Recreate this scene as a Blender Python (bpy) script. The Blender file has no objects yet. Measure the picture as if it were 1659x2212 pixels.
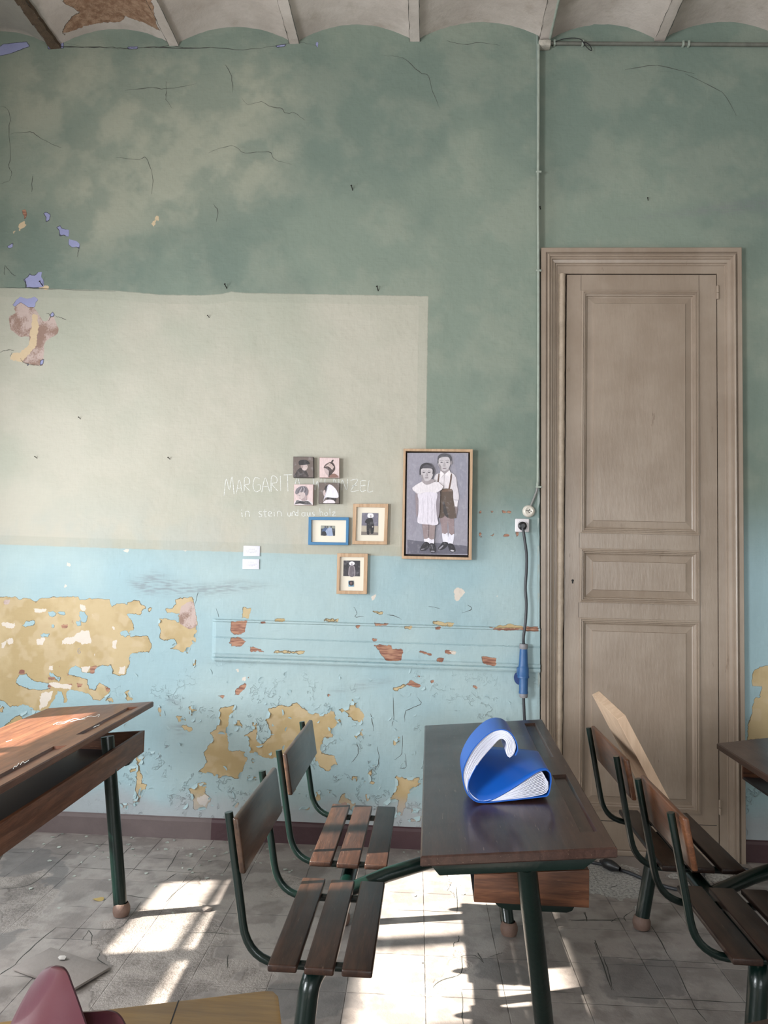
import bpy, bmesh, math, random
import numpy as np
from mathutils import Vector, Matrix

random.seed(7)
rng = np.random.default_rng(7)
SC = bpy.context.scene
COL = SC.collection
PI = math.pi

# ------------------------------------------------------------------ camera
FPX, CX, CY = 1661.0, 829.5, 1106.0
_p, _y, _r = [math.radians(v) for v in (3.75, 3.51, 1.36)]
_f = Vector((-math.sin(_y) * math.cos(_p), math.cos(_y) * math.cos(_p), math.sin(_p)))
_rt = Vector((math.cos(_y), math.sin(_y), 0))
_up = _rt.cross(_f)
RT = math.cos(_r) * _rt + math.sin(_r) * _up
UP = -math.sin(_r) * _rt + math.cos(_r) * _up
CAM = Vector((0, 0, 1.5))
cd = bpy.data.cameras.new('camera')
cam = bpy.data.objects.new('camera', cd)
COL.objects.link(cam)
cam.matrix_world = Matrix(((RT.x, UP.x, -_f.x, CAM.x), (RT.y, UP.y, -_f.y, CAM.y),
                           (RT.z, UP.z, -_f.z, CAM.z), (0, 0, 0, 1)))
cd.sensor_fit = 'HORIZONTAL'
cd.sensor_width = 36
cd.lens = 36 * FPX / 1659
cd.clip_start = 0.02
SC.camera = cam
SC.cycles.max_bounces = 5
SC.cycles.diffuse_bounces = 3
SC.cycles.glossy_bounces = 2
SC.cycles.transparent_max_bounces = 4
SC.cycles.sample_clamp_indirect = 6

# ------------------------------------------------------------------ light
SC.view_settings.view_transform = 'Standard'
SC.view_settings.look = 'None'
SC.view_settings.gamma = 1
SC.view_settings.use_curve_mapping = False
SC.view_settings.exposure = 0.0

world = bpy.data.worlds.new('sky')
SC.world = world
world.use_nodes = True
world.node_tree.nodes['Background'].inputs[0].default_value = (0.75, 0.86, 1.0, 1)
world.node_tree.nodes['Background'].inputs[1].default_value = 1.2

SUN_AZ, SUN_EL = math.radians(13), math.radians(36.7)
sd = bpy.data.lights.new('sun', 'SUN')
sd.energy = 30
sd.angle = math.radians(0.9)
sd.color = (1.0, 0.93, 0.82)
sun = bpy.data.objects.new('sun', sd)
COL.objects.link(sun)
_d = Vector((math.cos(SUN_EL) * math.cos(SUN_AZ), math.cos(SUN_EL) * math.sin(SUN_AZ), -math.sin(SUN_EL)))
sun.rotation_euler = _d.to_track_quat('-Z', 'Y').to_euler()
sun.location = (-6, 1, 6)


def window_light(name, y0, y1, z0, z1, power, color=(0.93, 0.97, 1.0)):
    l = bpy.data.lights.new(name, 'AREA')
    l.shape = 'RECTANGLE'
    l.size, l.size_y = y1 - y0, z1 - z0
    l.energy = power
    l.color = color
    o = bpy.data.objects.new(name, l)
    COL.objects.link(o)
    o.location = (-2.95, (y0 + y1) / 2, (z0 + z1) / 2)
    o.rotation_euler = Matrix(((0, 0, -1), (1, 0, 0), (0, -1, 0))).to_euler()
    return o


window_light('window daylight far', 1.85, 3.25, 0.95, 2.3, 85)
window_light('window daylight middle', -1.3, 0.2, 0.95, 2.3, 305)
_w = window_light('added fill behind', -1.2, 1.2, 0.95, 2.1, 88)  # added fill lamp from behind, lifts the dark right side
_w.location = (1.3, -2.95, 1.53)
_w.rotation_euler = (math.radians(90), 0, 0)

# ------------------------------------------------------------------ measuring helpers (photo pixels -> places)
YW = 4.164      # face of the wall with the pictures
YD = 4.20       # face of the wall with the door


def ray(px, py):
    return RT * ((px - CX) / FPX) - UP * ((py - CY) / FPX) + _f


def onY(px, py, y=YW):
    d = ray(px, py)
    return CAM + d * ((y - CAM.y) / d.y)


def onZ(px, py, z=0.0):
    d = ray(px, py)
    return CAM + d * ((z - CAM.z) / d.z)


def WX(px, py, y=YW):
    p = onY(px, py, y)
    return (p.x, p.z)


def crop(pts, ox, oy, s):
    return [(ox + x / s, oy + y / s) for x, y in pts]


# ------------------------------------------------------------------ object helpers
def root_off(parent):
    v = Vector((0, 0, 0))
    while parent is not None:
        v += parent.location
        parent = parent.parent
    return v


def tag(o, label=None, cat=None, group=None, kind=None):
    if label: o['label'] = label
    if cat: o['category'] = cat
    if group: o['group'] = group
    if kind: o['kind'] = kind
    return o


def thing(name, loc, label, cat, group=None):
    o = bpy.data.objects.new(name, None)
    o.empty_display_size = 0.1
    COL.objects.link(o)
    o.location = loc
    return tag(o, label, cat, group)


class MB:
    """collects geometry in world coordinates, links it as one mesh object"""

    def __init__(self):
        self.v, self.f, self.m, self.s = [], [], [], []

    def add(self, vs, fs, mi=0, smooth=False):
        b = len(self.v)
        self.v += [tuple(v) for v in vs]
        self.f += [tuple(b + i for i in f) for f in fs]
        self.m += [mi] * len(fs)
        self.s += [smooth] * len(fs)
        return self

    def bm_add(self, bm, mi=0, smooth=False):
        bm.verts.index_update()
        self.add([v.co.copy() for v in bm.verts], [[v.index for v in f.verts] for f in bm.faces], mi, smooth)
        bm.free()
        return self

    def hexa(self, c, bevel=0.0, seg=2, mi=0):
        """c: 4 bottom corners then 4 top corners, same order"""
        bm = bmesh.new()
        vs = [bm.verts.new(p) for p in c]
        for q in ((3, 2, 1, 0), (4, 5, 6, 7), (0, 1, 5, 4), (1, 2, 6, 5), (2, 3, 7, 6), (3, 0, 4, 7)):
            bm.faces.new([vs[i] for i in q])
        bmesh.ops.recalc_face_normals(bm, faces=bm.faces)
        if bevel:
            bmesh.ops.bevel(bm, geom=list(bm.edges), offset=bevel, segments=seg, profile=0.5, affect='EDGES')
        return self.bm_add(bm, mi, False)

    def box(self, x0, x1, y0, y1, z0, z1, bevel=0.0, seg=2, mi=0):
        return self.hexa([(x0, y0, z0), (x1, y0, z0), (x1, y1, z0), (x0, y1, z0),
                          (x0, y0, z1), (x1, y0, z1), (x1, y1, z1), (x0, y1, z1)], bevel, seg, mi)

    def prism(self, poly, d, bevel=0.0, mi=0):
        """poly: 3D outline, extruded by vector d"""
        bm = bmesh.new()
        d = Vector(d)
        a = [bm.verts.new(p) for p in poly]
        b = [bm.verts.new(Vector(p) + d) for p in poly]
        n = len(a)
        bm.faces.new(a[::-1])
        bm.faces.new(b)
        for i in range(n):
            bm.faces.new((a[i], a[(i + 1) % n], b[(i + 1) % n], b[i]))
        bmesh.ops.recalc_face_normals(bm, faces=bm.faces)
        if bevel:
            bmesh.ops.bevel(bm, geom=list(bm.edges), offset=bevel, segments=2, profile=0.5, affect='EDGES')
        return self.bm_add(bm, mi)

    def tube(self, path, r, seg=14, cap=True, mi=0):
        P = [Vector(p) for p in path]
        rad = r if isinstance(r, (list, tuple)) else [r] * len(P)
        T = []
        for i in range(len(P)):
            a = P[max(i - 1, 0)]
            b = P[min(i + 1, len(P) - 1)]
            T.append((b - a).normalized())
        n = T[0].orthogonal().normalized()
        vs, fs = [], []
        for i, p in enumerate(P):
            n = (n - T[i] * n.dot(T[i])).normalized()
            b = T[i].cross(n)
            for k in range(seg):
                a = 2 * PI * k / seg
                vs.append(p + (n * math.cos(a) + b * math.sin(a)) * rad[i])
        for i in range(len(P) - 1):
            for k in range(seg):
                k2 = (k + 1) % seg
                fs.append((i * seg + k, i * seg + k2, (i + 1) * seg + k2, (i + 1) * seg + k))
        self.add(vs, fs, mi, True)
        if cap:
            self.add(vs[:seg], [tuple(range(seg))[::-1]], mi)
            self.add(vs[-seg:], [tuple(range(seg))], mi)
        return self

    def lathe(self, prof, origin, axis, seg=24, mi=0):
        """prof: (radius, distance along axis)"""
        ax = Vector(axis).normalized()
        n = ax.orthogonal().normalized()
        b = ax.cross(n)
        o = Vector(origin)
        vs, fs = [], []
        for r, h in prof:
            for k in range(seg):
                a = 2 * PI * k / seg
                vs.append(o + ax * h + (n * math.cos(a) + b * math.sin(a)) * max(r, 1e-5))
        for i in range(len(prof) - 1):
            for k in range(seg):
                k2 = (k + 1) % seg
                fs.append((i * seg + k, i * seg + k2, (i + 1) * seg + k2, (i + 1) * seg + k))
        self.add(vs, fs, mi, True)
        return self

    def strip(self, path, d, th, mi=0):
        """a sheet of thickness th whose cross-section follows path (3D), extruded along d"""
        P = [Vector(p) for p in path]
        d = Vector(d)
        dn = d.normalized()
        A, B = [], []
        for i in range(len(P)):
            t = (P[min(i + 1, len(P) - 1)] - P[max(i - 1, 0)])
            t.normalize()
            nn = t.cross(dn).normalized()
            A.append(P[i] + nn * th / 2)
            B.append(P[i] - nn * th / 2)
        n = len(P)
        vs = A + B + [p + d for p in A] + [p + d for p in B]
        fs = []
        for i in range(n - 1):
            fs += [(i, i + 1, n + i + 1, n + i), (2 * n + i, 3 * n + i, 3 * n + i + 1, 2 * n + i + 1),
                   (i, 2 * n + i, 2 * n + i + 1, i + 1), (n + i, n + i + 1, 3 * n + i + 1, 3 * n + i)]
        fs += [(0, n, 3 * n, 2 * n), (n - 1, 3 * n - 1, 4 * n - 1, 2 * n - 1)]
        fs[-1] = (n - 1, 3 * n - 1, 4 * n - 1, 2 * n - 1)
        bm = bmesh.new()
        bv = [bm.verts.new(v) for v in vs]
        for f in fs:
            try:
                bm.faces.new([bv[i] for i in f])
            except ValueError:
                pass
        bmesh.ops.recalc_face_normals(bm, faces=bm.faces)
        return self.bm_add(bm, mi, False)

    def build(self, name, mats, parent=None, angle=40):
        me = bpy.data.meshes.new(name)
        off = root_off(parent)
        me.from_pydata([(x - off.x, y - off.y, z - off.z) for x, y, z in self.v], [], self.f)
        if not isinstance(mats, (list, tuple)):
            mats = [mats]
        for m in mats:
            me.materials.append(m)
        me.polygons.foreach_set('material_index', self.m)
        me.polygons.foreach_set('use_smooth', [True] * len(self.f))
        me.update()
        try:
            me.set_sharp_from_angle(angle=math.radians(angle))
        except Exception:
            me.polygons.foreach_set('use_smooth', self.s)
        o = bpy.data.objects.new(name, me)
        COL.objects.link(o)
        if parent is not None:
            o.parent = parent
        return o


def fillet(pts, r, n=8):
    """rounds the inner corners of a polyline"""
    P = [Vector(p) for p in pts]
    out = [P[0]]
    for i in range(1, len(P) - 1):
        a, b, c = P[i - 1], P[i], P[i + 1]
        u, v = (a - b), (c - b)
        lu, lv = u.length, v.length
        rr = r[i - 1] if isinstance(r, (list, tuple)) else r
        dd = min(rr, lu * 0.49, lv * 0.49)
        p0, p1 = b + u / lu * dd, b + v / lv * dd
        for k in range(n + 1):
            t = k / n
            out.append((1 - t) ** 2 * p0 + 2 * t * (1 - t) * b + t * t * p1)
    out.append(P[-1])
    return out


def catmull(pts, n=5, closed=False):
    P = [Vector(p) if len(p) == 3 else Vector((p[0], p[1], 0)) for p in pts]
    N = len(P)
    out = []
    rngi = range(N) if closed else range(N - 1)
    for i in rngi:
        if closed:
            p0, p1, p2, p3 = P[i - 1], P[i], P[(i + 1) % N], P[(i + 2) % N]
        else:
            p0, p1, p2, p3 = P[max(i - 1, 0)], P[i], P[i + 1], P[min(i + 2, N - 1)]
        for k in range(n):
            t = k / n
            out.append(0.5 * ((2 * p1) + (-p0 + p2) * t + (2 * p0 - 5 * p1 + 4 * p2 - p3) * t * t
                              + (-p0 + 3 * p1 - 3 * p2 + p3) * t ** 3))
    if not closed:
        out.append(P[-1])
    return out


# ------------------------------------------------------------------ node helpers
class NT:
    def __init__(self, name):
        self.mat = bpy.data.materials.new(name)
        self.mat.use_nodes = True
        self.t = self.mat.node_tree
        self.bsdf = self.t.nodes['Principled BSDF']
        self._obj = None

    def n(self, typ, ins=None, **props):
        nd = self.t.nodes.new(typ)
        for k, v in props.items():
            setattr(nd, k, v)
        for k, v in (ins or {}).items():
            self.set(nd.inputs[k], v)
        return nd

    def set(self, sock, v):
        if isinstance(v, bpy.types.NodeSocket):
            self.t.links.new(v, sock)
        elif isinstance(v, (tuple, list)) and len(v) == 3 and sock.type == 'RGBA':
            sock.default_value = (*v, 1)
        else:
            sock.default_value = v

    def obj(self, scale=(1, 1, 1), loc=(0, 0, 0), rot=(0, 0, 0)):
        if self._obj is None:
            self._obj = self.n('ShaderNodeTexCoord').outputs['Object']
        return self.n('ShaderNodeMapping', {0: self._obj, 1: loc, 2: rot, 3: scale}).outputs[0]

    def noise(self, vec, scale, detail=4, rough=0.55, out='Fac', dist=0.0):
        return self.n('ShaderNodeTexNoise', {'Vector': vec, 'Scale': scale, 'Detail': detail, 'Roughness': rough,
                                             'Distortion': dist}).outputs[out]

    def math(self, op, a, b=0.0, clamp=False):
        return self.n('ShaderNodeMath', {0: a, 1: b}, operation=op, use_clamp=clamp).outputs[0]

    def ramp(self, x, a, b, lo=0.0, hi=1.0, smooth=True):
        return self.n('ShaderNodeMapRange', {'Value': x, 'From Min': a, 'From Max': b, 'To Min': lo, 'To Max': hi},
                      interpolation_type='SMOOTHSTEP' if smooth else 'LINEAR').outputs[0]

    def mix(self, f, a, b, mode='MIX'):
        nd = self.n('ShaderNodeMix', {0: f, 6: a, 7: b}, data_type='RGBA', blend_type=mode)
        return nd.outputs[2]

    def attr(self, name):
        nd = self.n('ShaderNodeAttribute', attribute_name=name)
        sp = self.n('ShaderNodeSeparateColor', {0: nd.outputs['Color']})
        return sp.outputs[0], sp.outputs[1], sp.outputs[2], nd.outputs['Alpha']

    def bump(self, h, dist=0.002, strength=1.0, normal=None):
        ins = {'Height': h, 'Distance': dist, 'Strength': strength}
        nd = self.n('ShaderNodeBump', ins)
        if normal is not None:
            self.t.links.new(normal, nd.inputs['Normal'])
        return nd.outputs[0]

    def out(self, color=None, rough=None, normal=None, **kw):
        b = self.bsdf
        if color is not None: self.set(b.inputs['Base Color'], color)
        if rough is not None: self.set(b.inputs['Roughness'], rough)
        if normal is not None: self.set(b.inputs['Normal'], normal)
        for k, v in kw.items():
            self.set(b.inputs[k], v)
        return self.mat


def plain(name, c, rough=0.6, var=0.12, scale=18, bump=0.0, **kw):
    t = NT(name)
    v = t.obj()
    nz = t.noise(v, scale, 5)
    col = t.mix(nz, tuple(x * (1 - var) for x in c), tuple(min(1, x * (1 + var)) for x in c))
    nrm = t.bump(t.noise(v, scale * 6, 4), bump) if bump else None
    return t.out(col, rough, nrm, **kw)


def wood(name, dark, light, axis='y', rough=0.35, scale=1.0, coat=0.25, wear=0.25, wearcol=(0.35, 0.25, 0.18), spec=0.28):
    t = NT(name)
    s = {'x': (1.2, 14, 14), 'y': (14, 1.2, 14), 'z': (14, 14, 1.2)}[axis]
    s = tuple(k * scale for k in s)
    v = t.obj(s)
    g1 = t.noise(v, 3.0, 6, 0.6, dist=0.6)
    g2 = t.noise(t.obj(tuple(k * 4 for k in s)), 4.0, 3, 0.6)
    big = t.noise(t.obj(), 3.5, 3)
    f = t.math('ADD', t.math('MULTIPLY', g1, 0.7), t.math('MULTIPLY', g2, 0.3))
    c = t.mix(t.ramp(f, 0.36, 0.66), dark, light)
    c = t.mix(t.ramp(big, 0.4, 0.7, 0, 0.45), c, dark)
    sc = t.noise(t.obj(tuple(k * 1.6 for k in s), rot=(0.2, 0.1, 0.35)), 9.0, 2, 0.5)
    w = t.math('MULTIPLY', t.ramp(sc, 0.68, 0.78), wear)
    c = t.mix(w, c, wearcol)
    rg = t.math('ADD', t.math('MULTIPLY', big, 0.25), rough - 0.1)
    nrm = t.bump(f, 0.0008)
    return t.out(c, rg, nrm, **{'Coat Weight': coat, 'Coat Roughness': 0.14, 'Specular IOR Level': spec})


# ------------------------------------------------------------------ measured outlines of peeled paint (crops of the photo)
def C5(p): return crop(p, 0, 1150, 2.765)
def C6(p): return crop(p, 400, 1280, 2.074)
def C7(p): return crop(p, 0, 560, 6.912)
def C8(p): return crop(p, 0, 380, 8.295)
def C1(p): return crop(p, 0, 0, 2.0)
def CD(p): return crop(p, 1140, 1150, 2.95)


def blob(x, y, rx, ry=None, n=9, jit=0.35, seed=0):
    ry = ry or rx
    r = random.Random(seed or int(x * 7 + y * 13))
    return [(x + math.cos(2 * PI * k / n) * rx * (1 + r.uniform(-jit, jit)),
             y + math.sin(2 * PI * k / n) * ry * (1 + r.uniform(-jit, jit))) for k in range(n)]


OCHRE = [
    C5([(-520, 385), (-60, 385), (100, 385), (110, 400), (185, 390), (192, 405), (215, 417), (250, 395), (340, 385), (470, 385),
        (476, 405), (560, 395), (655, 400), (665, 445), (700, 425), (760, 430), (765, 415), (835, 405), (840, 425),
        (880, 450), (845, 470), (835, 490), (755, 485), (775, 515), (800, 555), (800, 580), (770, 585), (780, 620),
        (880, 620), (895, 650), (905, 685), (885, 715), (830, 715), (775, 730), (770, 790), (755, 850), (715, 855),
        (675, 845), (668, 795), (600, 797), (560, 805), (540, 840), (490, 835), (485, 810), (450, 797), (420, 815),
        (400, 845), (440, 855), (520, 880), (530, 935), (570, 940), (595, 895), (630, 920), (660, 935), (655, 962),
        (600, 1005), (560, 1000), (530, 965), (480, 955), (420, 935), (395, 950), (400, 1010), (385, 1015), (370, 950),
        (350, 945), (320, 1000), (300, 1035), (270, 1060), (230, 1070), (180, 1040), (140, 1030), (60, 1042),
        (20, 1005), (-60, 1000), (-380, 1010), (-520, 900)]),
    C5([(1075, 390), (1145, 390), (1160, 410), (1165, 470), (1180, 540), (1175, 600), (1165, 655), (1145, 665),
        (1120, 725), (1090, 715), (1020, 695), (1055, 665), (1040, 635), (990, 645), (950, 630), (965, 590), (945, 555),
        (950, 520), (985, 515), (1050, 525), (1075, 545), (1065, 500), (1080, 485), (1040, 480), (1000, 480),
        (985, 460), (1020, 455), (1055, 430), (1045, 405)]),
    C5([(1455, 445), (1500, 455), (1490, 515), (1440, 510)]), C5([(1162, 758), (1170, 770), (1162, 808), (1154, 795)]),
    C5([(740, 960), (770, 938), (797, 1003), (760, 1003)]), C5([(882, 472), (893, 450), (906, 452), (893, 475)]),
    C5([(950, 1030), (967, 1060), (957, 1100), (941, 1050)]),
    C5([(1130, 1045), (1170, 1035), (1175, 1060), (1150, 1095), (1133, 1080)]),
    C5([(1050, 1098), (1090, 1095), (1110, 1125), (1070, 1132)]),
    C5([(1080, 1150), (1120, 1155), (1152, 1182), (1108, 1188)]),
    C5([(1395, 1125), (1430, 1130), (1442, 1165), (1400, 1157)]),
    C5([(0, 1035), (20, 1040), (15, 1075), (-10, 1080)]), C5([(-30, 1210), (90, 1100), (180, 1060), (215, 1070), (130, 1120), (0, 1180)]),
    C6([(155, 520), (195, 510), (225, 503), (210, 540), (195, 560), (190, 640), (195, 710), (265, 710), (280, 740),
        (265, 775), (240, 840), (200, 825), (150, 830), (130, 820), (65, 800), (100, 760), (85, 720), (100, 690),
        (130, 650), (108, 630), (140, 610), (150, 560)]),
    C6([(375, 520), (430, 505), (465, 510), (500, 490), (525, 520), (590, 545), (640, 540), (665, 508), (670, 545),
        (700, 575), (705, 582), (670, 600), (660, 650), (620, 650), (610, 720), (665, 730), (682, 770), (640, 800),
        (600, 780), (590, 755), (570, 740), (450, 725), (385, 745), (330, 730), (290, 715), (285, 670), (268, 640),
        (300, 620), (302, 583), (320, 585), (327, 620), (320, 660), (345, 680), (380, 650), (375, 600), (360, 570)]),
    C6([(690, 525), (740, 510), (750, 475), (770, 490), (775, 520), (800, 545), (800, 580), (770, 577), (730, 555)]),
    C6([(758, 642), (792, 613), (797, 640), (770, 657)]), C6([(930, 665), (960, 645), (962, 665), (935, 692)]),
    C6([(218, 576), (245, 573), (257, 602), (225, 602)]),
    C6([(940, 815), (985, 830), (1050, 828), (1052, 860), (1000, 900), (985, 960), (970, 1000), (950, 990), (955, 930),
        (890, 945), (930, 910), (945, 870)]),
    C6([(20, 880), (55, 855), (95, 850), (90, 900), (117, 920), (95, 967), (40, 976), (33, 930)]),
    C6([(700, 905), (720, 898), (735, 930), (762, 945), (760, 992), (700, 967), (688, 940)]),
    C6([(585, 895), (605, 888), (607, 932), (578, 930)]), C6([(750, 823), (777, 823), (770, 846), (748, 842)]),
    C6([(822, 800), (835, 795), (832, 840), (852, 852), (826, 862)]), C6([(998, 1017), (1057, 1003), (1050, 1027), (1008, 1027)]),
    C6([(808, 905), (827, 908), (817, 942)]), C6([(198, 948), (242, 943), (230, 968)]), C6([(18, 512), (47, 503), (52, 532), (28, 553)]),
    C6([(-2, 590), (32, 605), (20, 622), (-2, 617)]), C6([(298, 737), (311, 748), (304, 766)]), C6([(38, 302), (48, 300), (44, 335), (36, 330)]),
    C6([(280, 825), (318, 825), (318, 838), (280, 838)]), C6([(470, 875), (495, 875), (490, 892), (475, 890)]),
    C6([(420, 950), (440, 955), (430, 972)]), C6([(520, 960), (560, 962), (555, 975), (525, 972)]), C6([(636, 886), (658, 888), (648, 898)]),
    C6([(540, 905), (552, 900), (548, 920)]), C6([(1012, 968), (1050, 972), (1046, 985), (1015, 985)]),
    C6([(395, 258), (535, 262), (530, 273), (400, 269)]), C6([(620, 119), (685, 121), (680, 132), (625, 131)]),
    C6([(1108, 128), (1150, 132), (1203, 138), (1195, 150), (1110, 142)]), C6([(1380, 152), (1450, 142), (1515, 150), (1512, 168), (1390, 165)]),
    C6([(980, 148), (1015, 151), (1010, 162), (985, 158)]), C6([(400, 118), (450, 116), (448, 127), (405, 128)]),
    C6([(835, 82), (885, 88), (880, 98), (850, 90)]), C6([(930, 430), (990, 410), (985, 425), (940, 440)]),
    CD([(1445, 985), (1455, 880), (1560, 850), (1560, 1330), (1420, 1330), (1425, 1230), (1450, 1150), (1460, 1065), (1500, 1060), (1512, 990)]),
    crop([(890, 460), (940, 470), (905, 520), (930, 600), (895, 780), (865, 770), (890, 650)], 0, 1480, 3.02),
    crop([(840, 535), (915, 530), (905, 560), (850, 570)], 0, 1480, 3.02), crop([(895, 640), (960, 650), (905, 760), (880, 790), (868, 770), (900, 700)], 0, 1480, 3.02),
    crop([(780, 770), (835, 775), (830, 808), (800, 800)], 0, 1480, 3.02), crop([(690, 120), (730, 110), (742, 140), (715, 150)], 0, 1470, 3.02),
]
OCHRE_HOLE = [C5(p) for p in (
    [(288, 470), (330, 470), (335, 490), (310, 507), (290, 495)], [(345, 475), (385, 473), (395, 487), (365, 497)],
    [(470, 475), (500, 470), (522, 500), (515, 540), (490, 535), (475, 500)], [(133, 555), (165, 530), (210, 530), (205, 552), (150, 566)],
    [(455, 535), (480, 525), (485, 560), (458, 560)], [(310, 548), (325, 550), (322, 572), (308, 568)],
    [(238, 612), (260, 602), (298, 605), (290, 622), (245, 630)], [(715, 592), (760, 588), (778, 605), (755, 628), (722, 615)],
    [(98, 870), (120, 850), (155, 848), (200, 885), (290, 905), (302, 925), (290, 940), (200, 938), (130, 920), (100, 900)],
    [(290, 832), (330, 855), (360, 870), (350, 890), (300, 860)], [(150, 1050), (230, 1080), (140, 1120), (120, 1090)])]
WOODP = [C6(p) for p in (
    [(210, 130), (280, 125), (272, 175), (240, 192), (225, 190), (208, 170)], [(205, 205), (240, 195), (276, 217), (250, 240), (210, 237)],
    [(838, 235), (925, 233), (930, 253), (970, 253), (977, 260), (967, 302), (900, 302), (863, 255)], [(1328, 285), (1397, 290), (1387, 327), (1333, 315)],
    [(293, 238), (350, 255), (357, 267), (298, 262)], [(1020, 253), (1055, 260), (1112, 274), (1105, 285), (1068, 272)],
    [(1163, 257), (1217, 265), (1210, 277), (1167, 270)], [(225, 437), (270, 403), (277, 420), (240, 457), (222, 458)], [(148, 460), (177, 462), (170, 476)],
    [(990, 412), (1010, 393), (1055, 413), (1050, 427), (1000, 416)], [(1278, 412), (1327, 430), (1300, 433)], [(838, 204), (864, 205), (860, 220), (842, 218)],
    [(1128, 293), (1162, 293), (1150, 308), (1130, 306)], [(1365, 153), (1420, 160), (1580, 152), (1582, 172), (1380, 166)], [(848, 137), (910, 138), (905, 150), (855, 148)],
    [(338, 127), (365, 127), (360, 137), (342, 137)], [(770, 140), (788, 145), (780, 165), (765, 150)], [(1118, 152), (1150, 153), (1140, 167), (1122, 163)],
    [(1095, 395), (1115, 390), (1112, 405), (1098, 408)], [(275, 378), (287, 378), (283, 388)], [(635, 455), (650, 458), (640, 466)], [(1040, 373), (1052, 375), (1045, 382)],
    [(695, 945), (715, 935), (735, 950), (720, 958)])] + [C5(p) for p in (
    [(370, 555), (405, 553), (400, 572), (372, 575)], [(110, 820), (145, 818), (148, 845), (113, 845)], [(290, 865), (325, 867), (322, 880), (290, 880)],
    [(280, 900), (312, 905), (300, 933), (290, 925)], [(395, 905), (432, 905), (428, 916), (397, 915)], [(455, 900), (493, 905), (488, 922), (465, 922)],
    [(628, 925), (660, 933), (645, 953), (635, 945)], [(540, 800), (578, 798), (560, 842), (535, 840)], [(430, 525), (442, 528), (438, 548), (428, 540)],
    [(395, 845), (420, 848), (410, 858)], [(1360, 660), (1440, 640), (1480, 655), (1400, 670)], [(350, 795), (360, 797), (358, 808), (348, 806)])] + [
    [(1034, 1104), (1040, 1103), (1039, 1109), (1034, 1109)], [(1060, 1103), (1067, 1103), (1066, 1107), (1060, 1107)], [(1084, 1103), (1104, 1104), (1103, 1108), (1086, 1108)],
    [(1034, 1148), (1040, 1151), (1040, 1160), (1034, 1160)], [(1058, 1155), (1067, 1154), (1066, 1159), (1059, 1159)], [(1084, 1154), (1102, 1154), (1101, 1158), (1086, 1159)],
    [(1113, 1150), (1119, 1148), (1121, 1156), (1116, 1161)],
    C8([(395, 600), (460, 590), (480, 680), (475, 730), (440, 800), (430, 720)])]
WHITE = [[(979, 1277), (985, 1271), (1000, 1272), (1004, 1280), (992, 1297), (985, 1299)], [(801, 1290), (812, 1283), (810, 1294), (804, 1298)],
         blob(1073, 1288, 2.5), [(265, 1186), (280, 1187), (278, 1192), (266, 1191)], blob(148, 1220, 5, 4), blob(141, 1266, 2, 3), blob(400, 1190, 3, 2),
         ] + [C5(p) for p in (
    [(368, 640), (450, 622), (455, 600), (500, 588), (530, 588), (547, 660), (490, 672), (455, 650), (430, 672), (370, 665)],
    [(220, 642), (260, 625), (268, 640), (250, 672), (225, 675)], [(10, 538), (90, 543), (95, 562), (60, 575), (15, 560)], [(480, 430), (515, 440), (512, 470), (478, 460)],
    [(488, 805), (540, 800), (520, 842), (492, 830)], [(715, 805), (752, 800), (745, 848), (713, 842)], [(663, 562), (690, 558), (685, 583), (668, 580)],
    [(270, 900), (340, 895), (430, 915), (420, 935), (330, 927)], [(240, 965), (320, 945), (285, 1030), (235, 1062)], [(670, 650), (697, 645), (692, 695), (675, 690)],
    [(540, 487), (560, 490), (555, 500)], [(560, 725), (568, 728), (563, 742)], [(205, 455), (278, 458), (275, 475), (210, 478)], [(10, 660), (35, 655), (30, 690), (12, 695)],
    [(40, 640), (75, 628), (80, 660), (50, 680)], [(290, 800), (320, 795), (315, 825), (292, 822)])] + [
    C6([(1185, 262), (1217, 262), (1212, 280), (1195, 275)]), C6([(225, 345), (245, 340), (235, 358)]), C6([(255, 380), (270, 378), (268, 395), (258, 392)]),
    C6([(50, 920), (95, 905), (112, 922), (90, 955), (60, 950)])]
LAV = [C8(p) for p in (
    [(420, 1865), (500, 1810), (530, 1710), (545, 1770), (620, 1790), (680, 1730), (755, 1720), (740, 1800), (792, 1900), (782, 1990), (640, 2007), (465, 1997), (460, 1920)],
    [(1010, 920), (1080, 893), (1100, 930), (1170, 962), (1243, 960), (1228, 1092), (1150, 1062), (1092, 1062), (1075, 1115), (1063, 980)],
    [(1228, 1120), (1300, 1150), (1380, 1168), (1432, 1220), (1422, 1315), (1370, 1272), (1300, 1283), (1228, 1232)],
    [(780, 660), (840, 650), (902, 690), (892, 780), (820, 830), (825, 740)], [(130, 1262), (232, 1200), (232, 1282), (160, 1303)])] + [C7(p) for p in (
    [(190, 680), (250, 600), (310, 558), (400, 590), (520, 563), (582, 600), (530, 650), (522, 717), (420, 715), (310, 640), (220, 710)],
    [(745, 830), (785, 790), (815, 820), (800, 855), (760, 860)], [(600, 1520), (655, 1490), (640, 1560), (600, 1590)], [(385, 1560), (430, 1565), (420, 1590)])] + [
    [(0, 96), (58, 90), (64, 100), (20, 117), (-20, 124)], [(104, 84), (136, 84), (138, 104), (104, 106)], [(275, 101), (298, 101), (297, 106), (276, 106)], [(595, 98), (618, 96), (615, 101), (598, 102)],
    [(683, 90), (688, 92), (686, 103), (682, 99)]]
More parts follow.
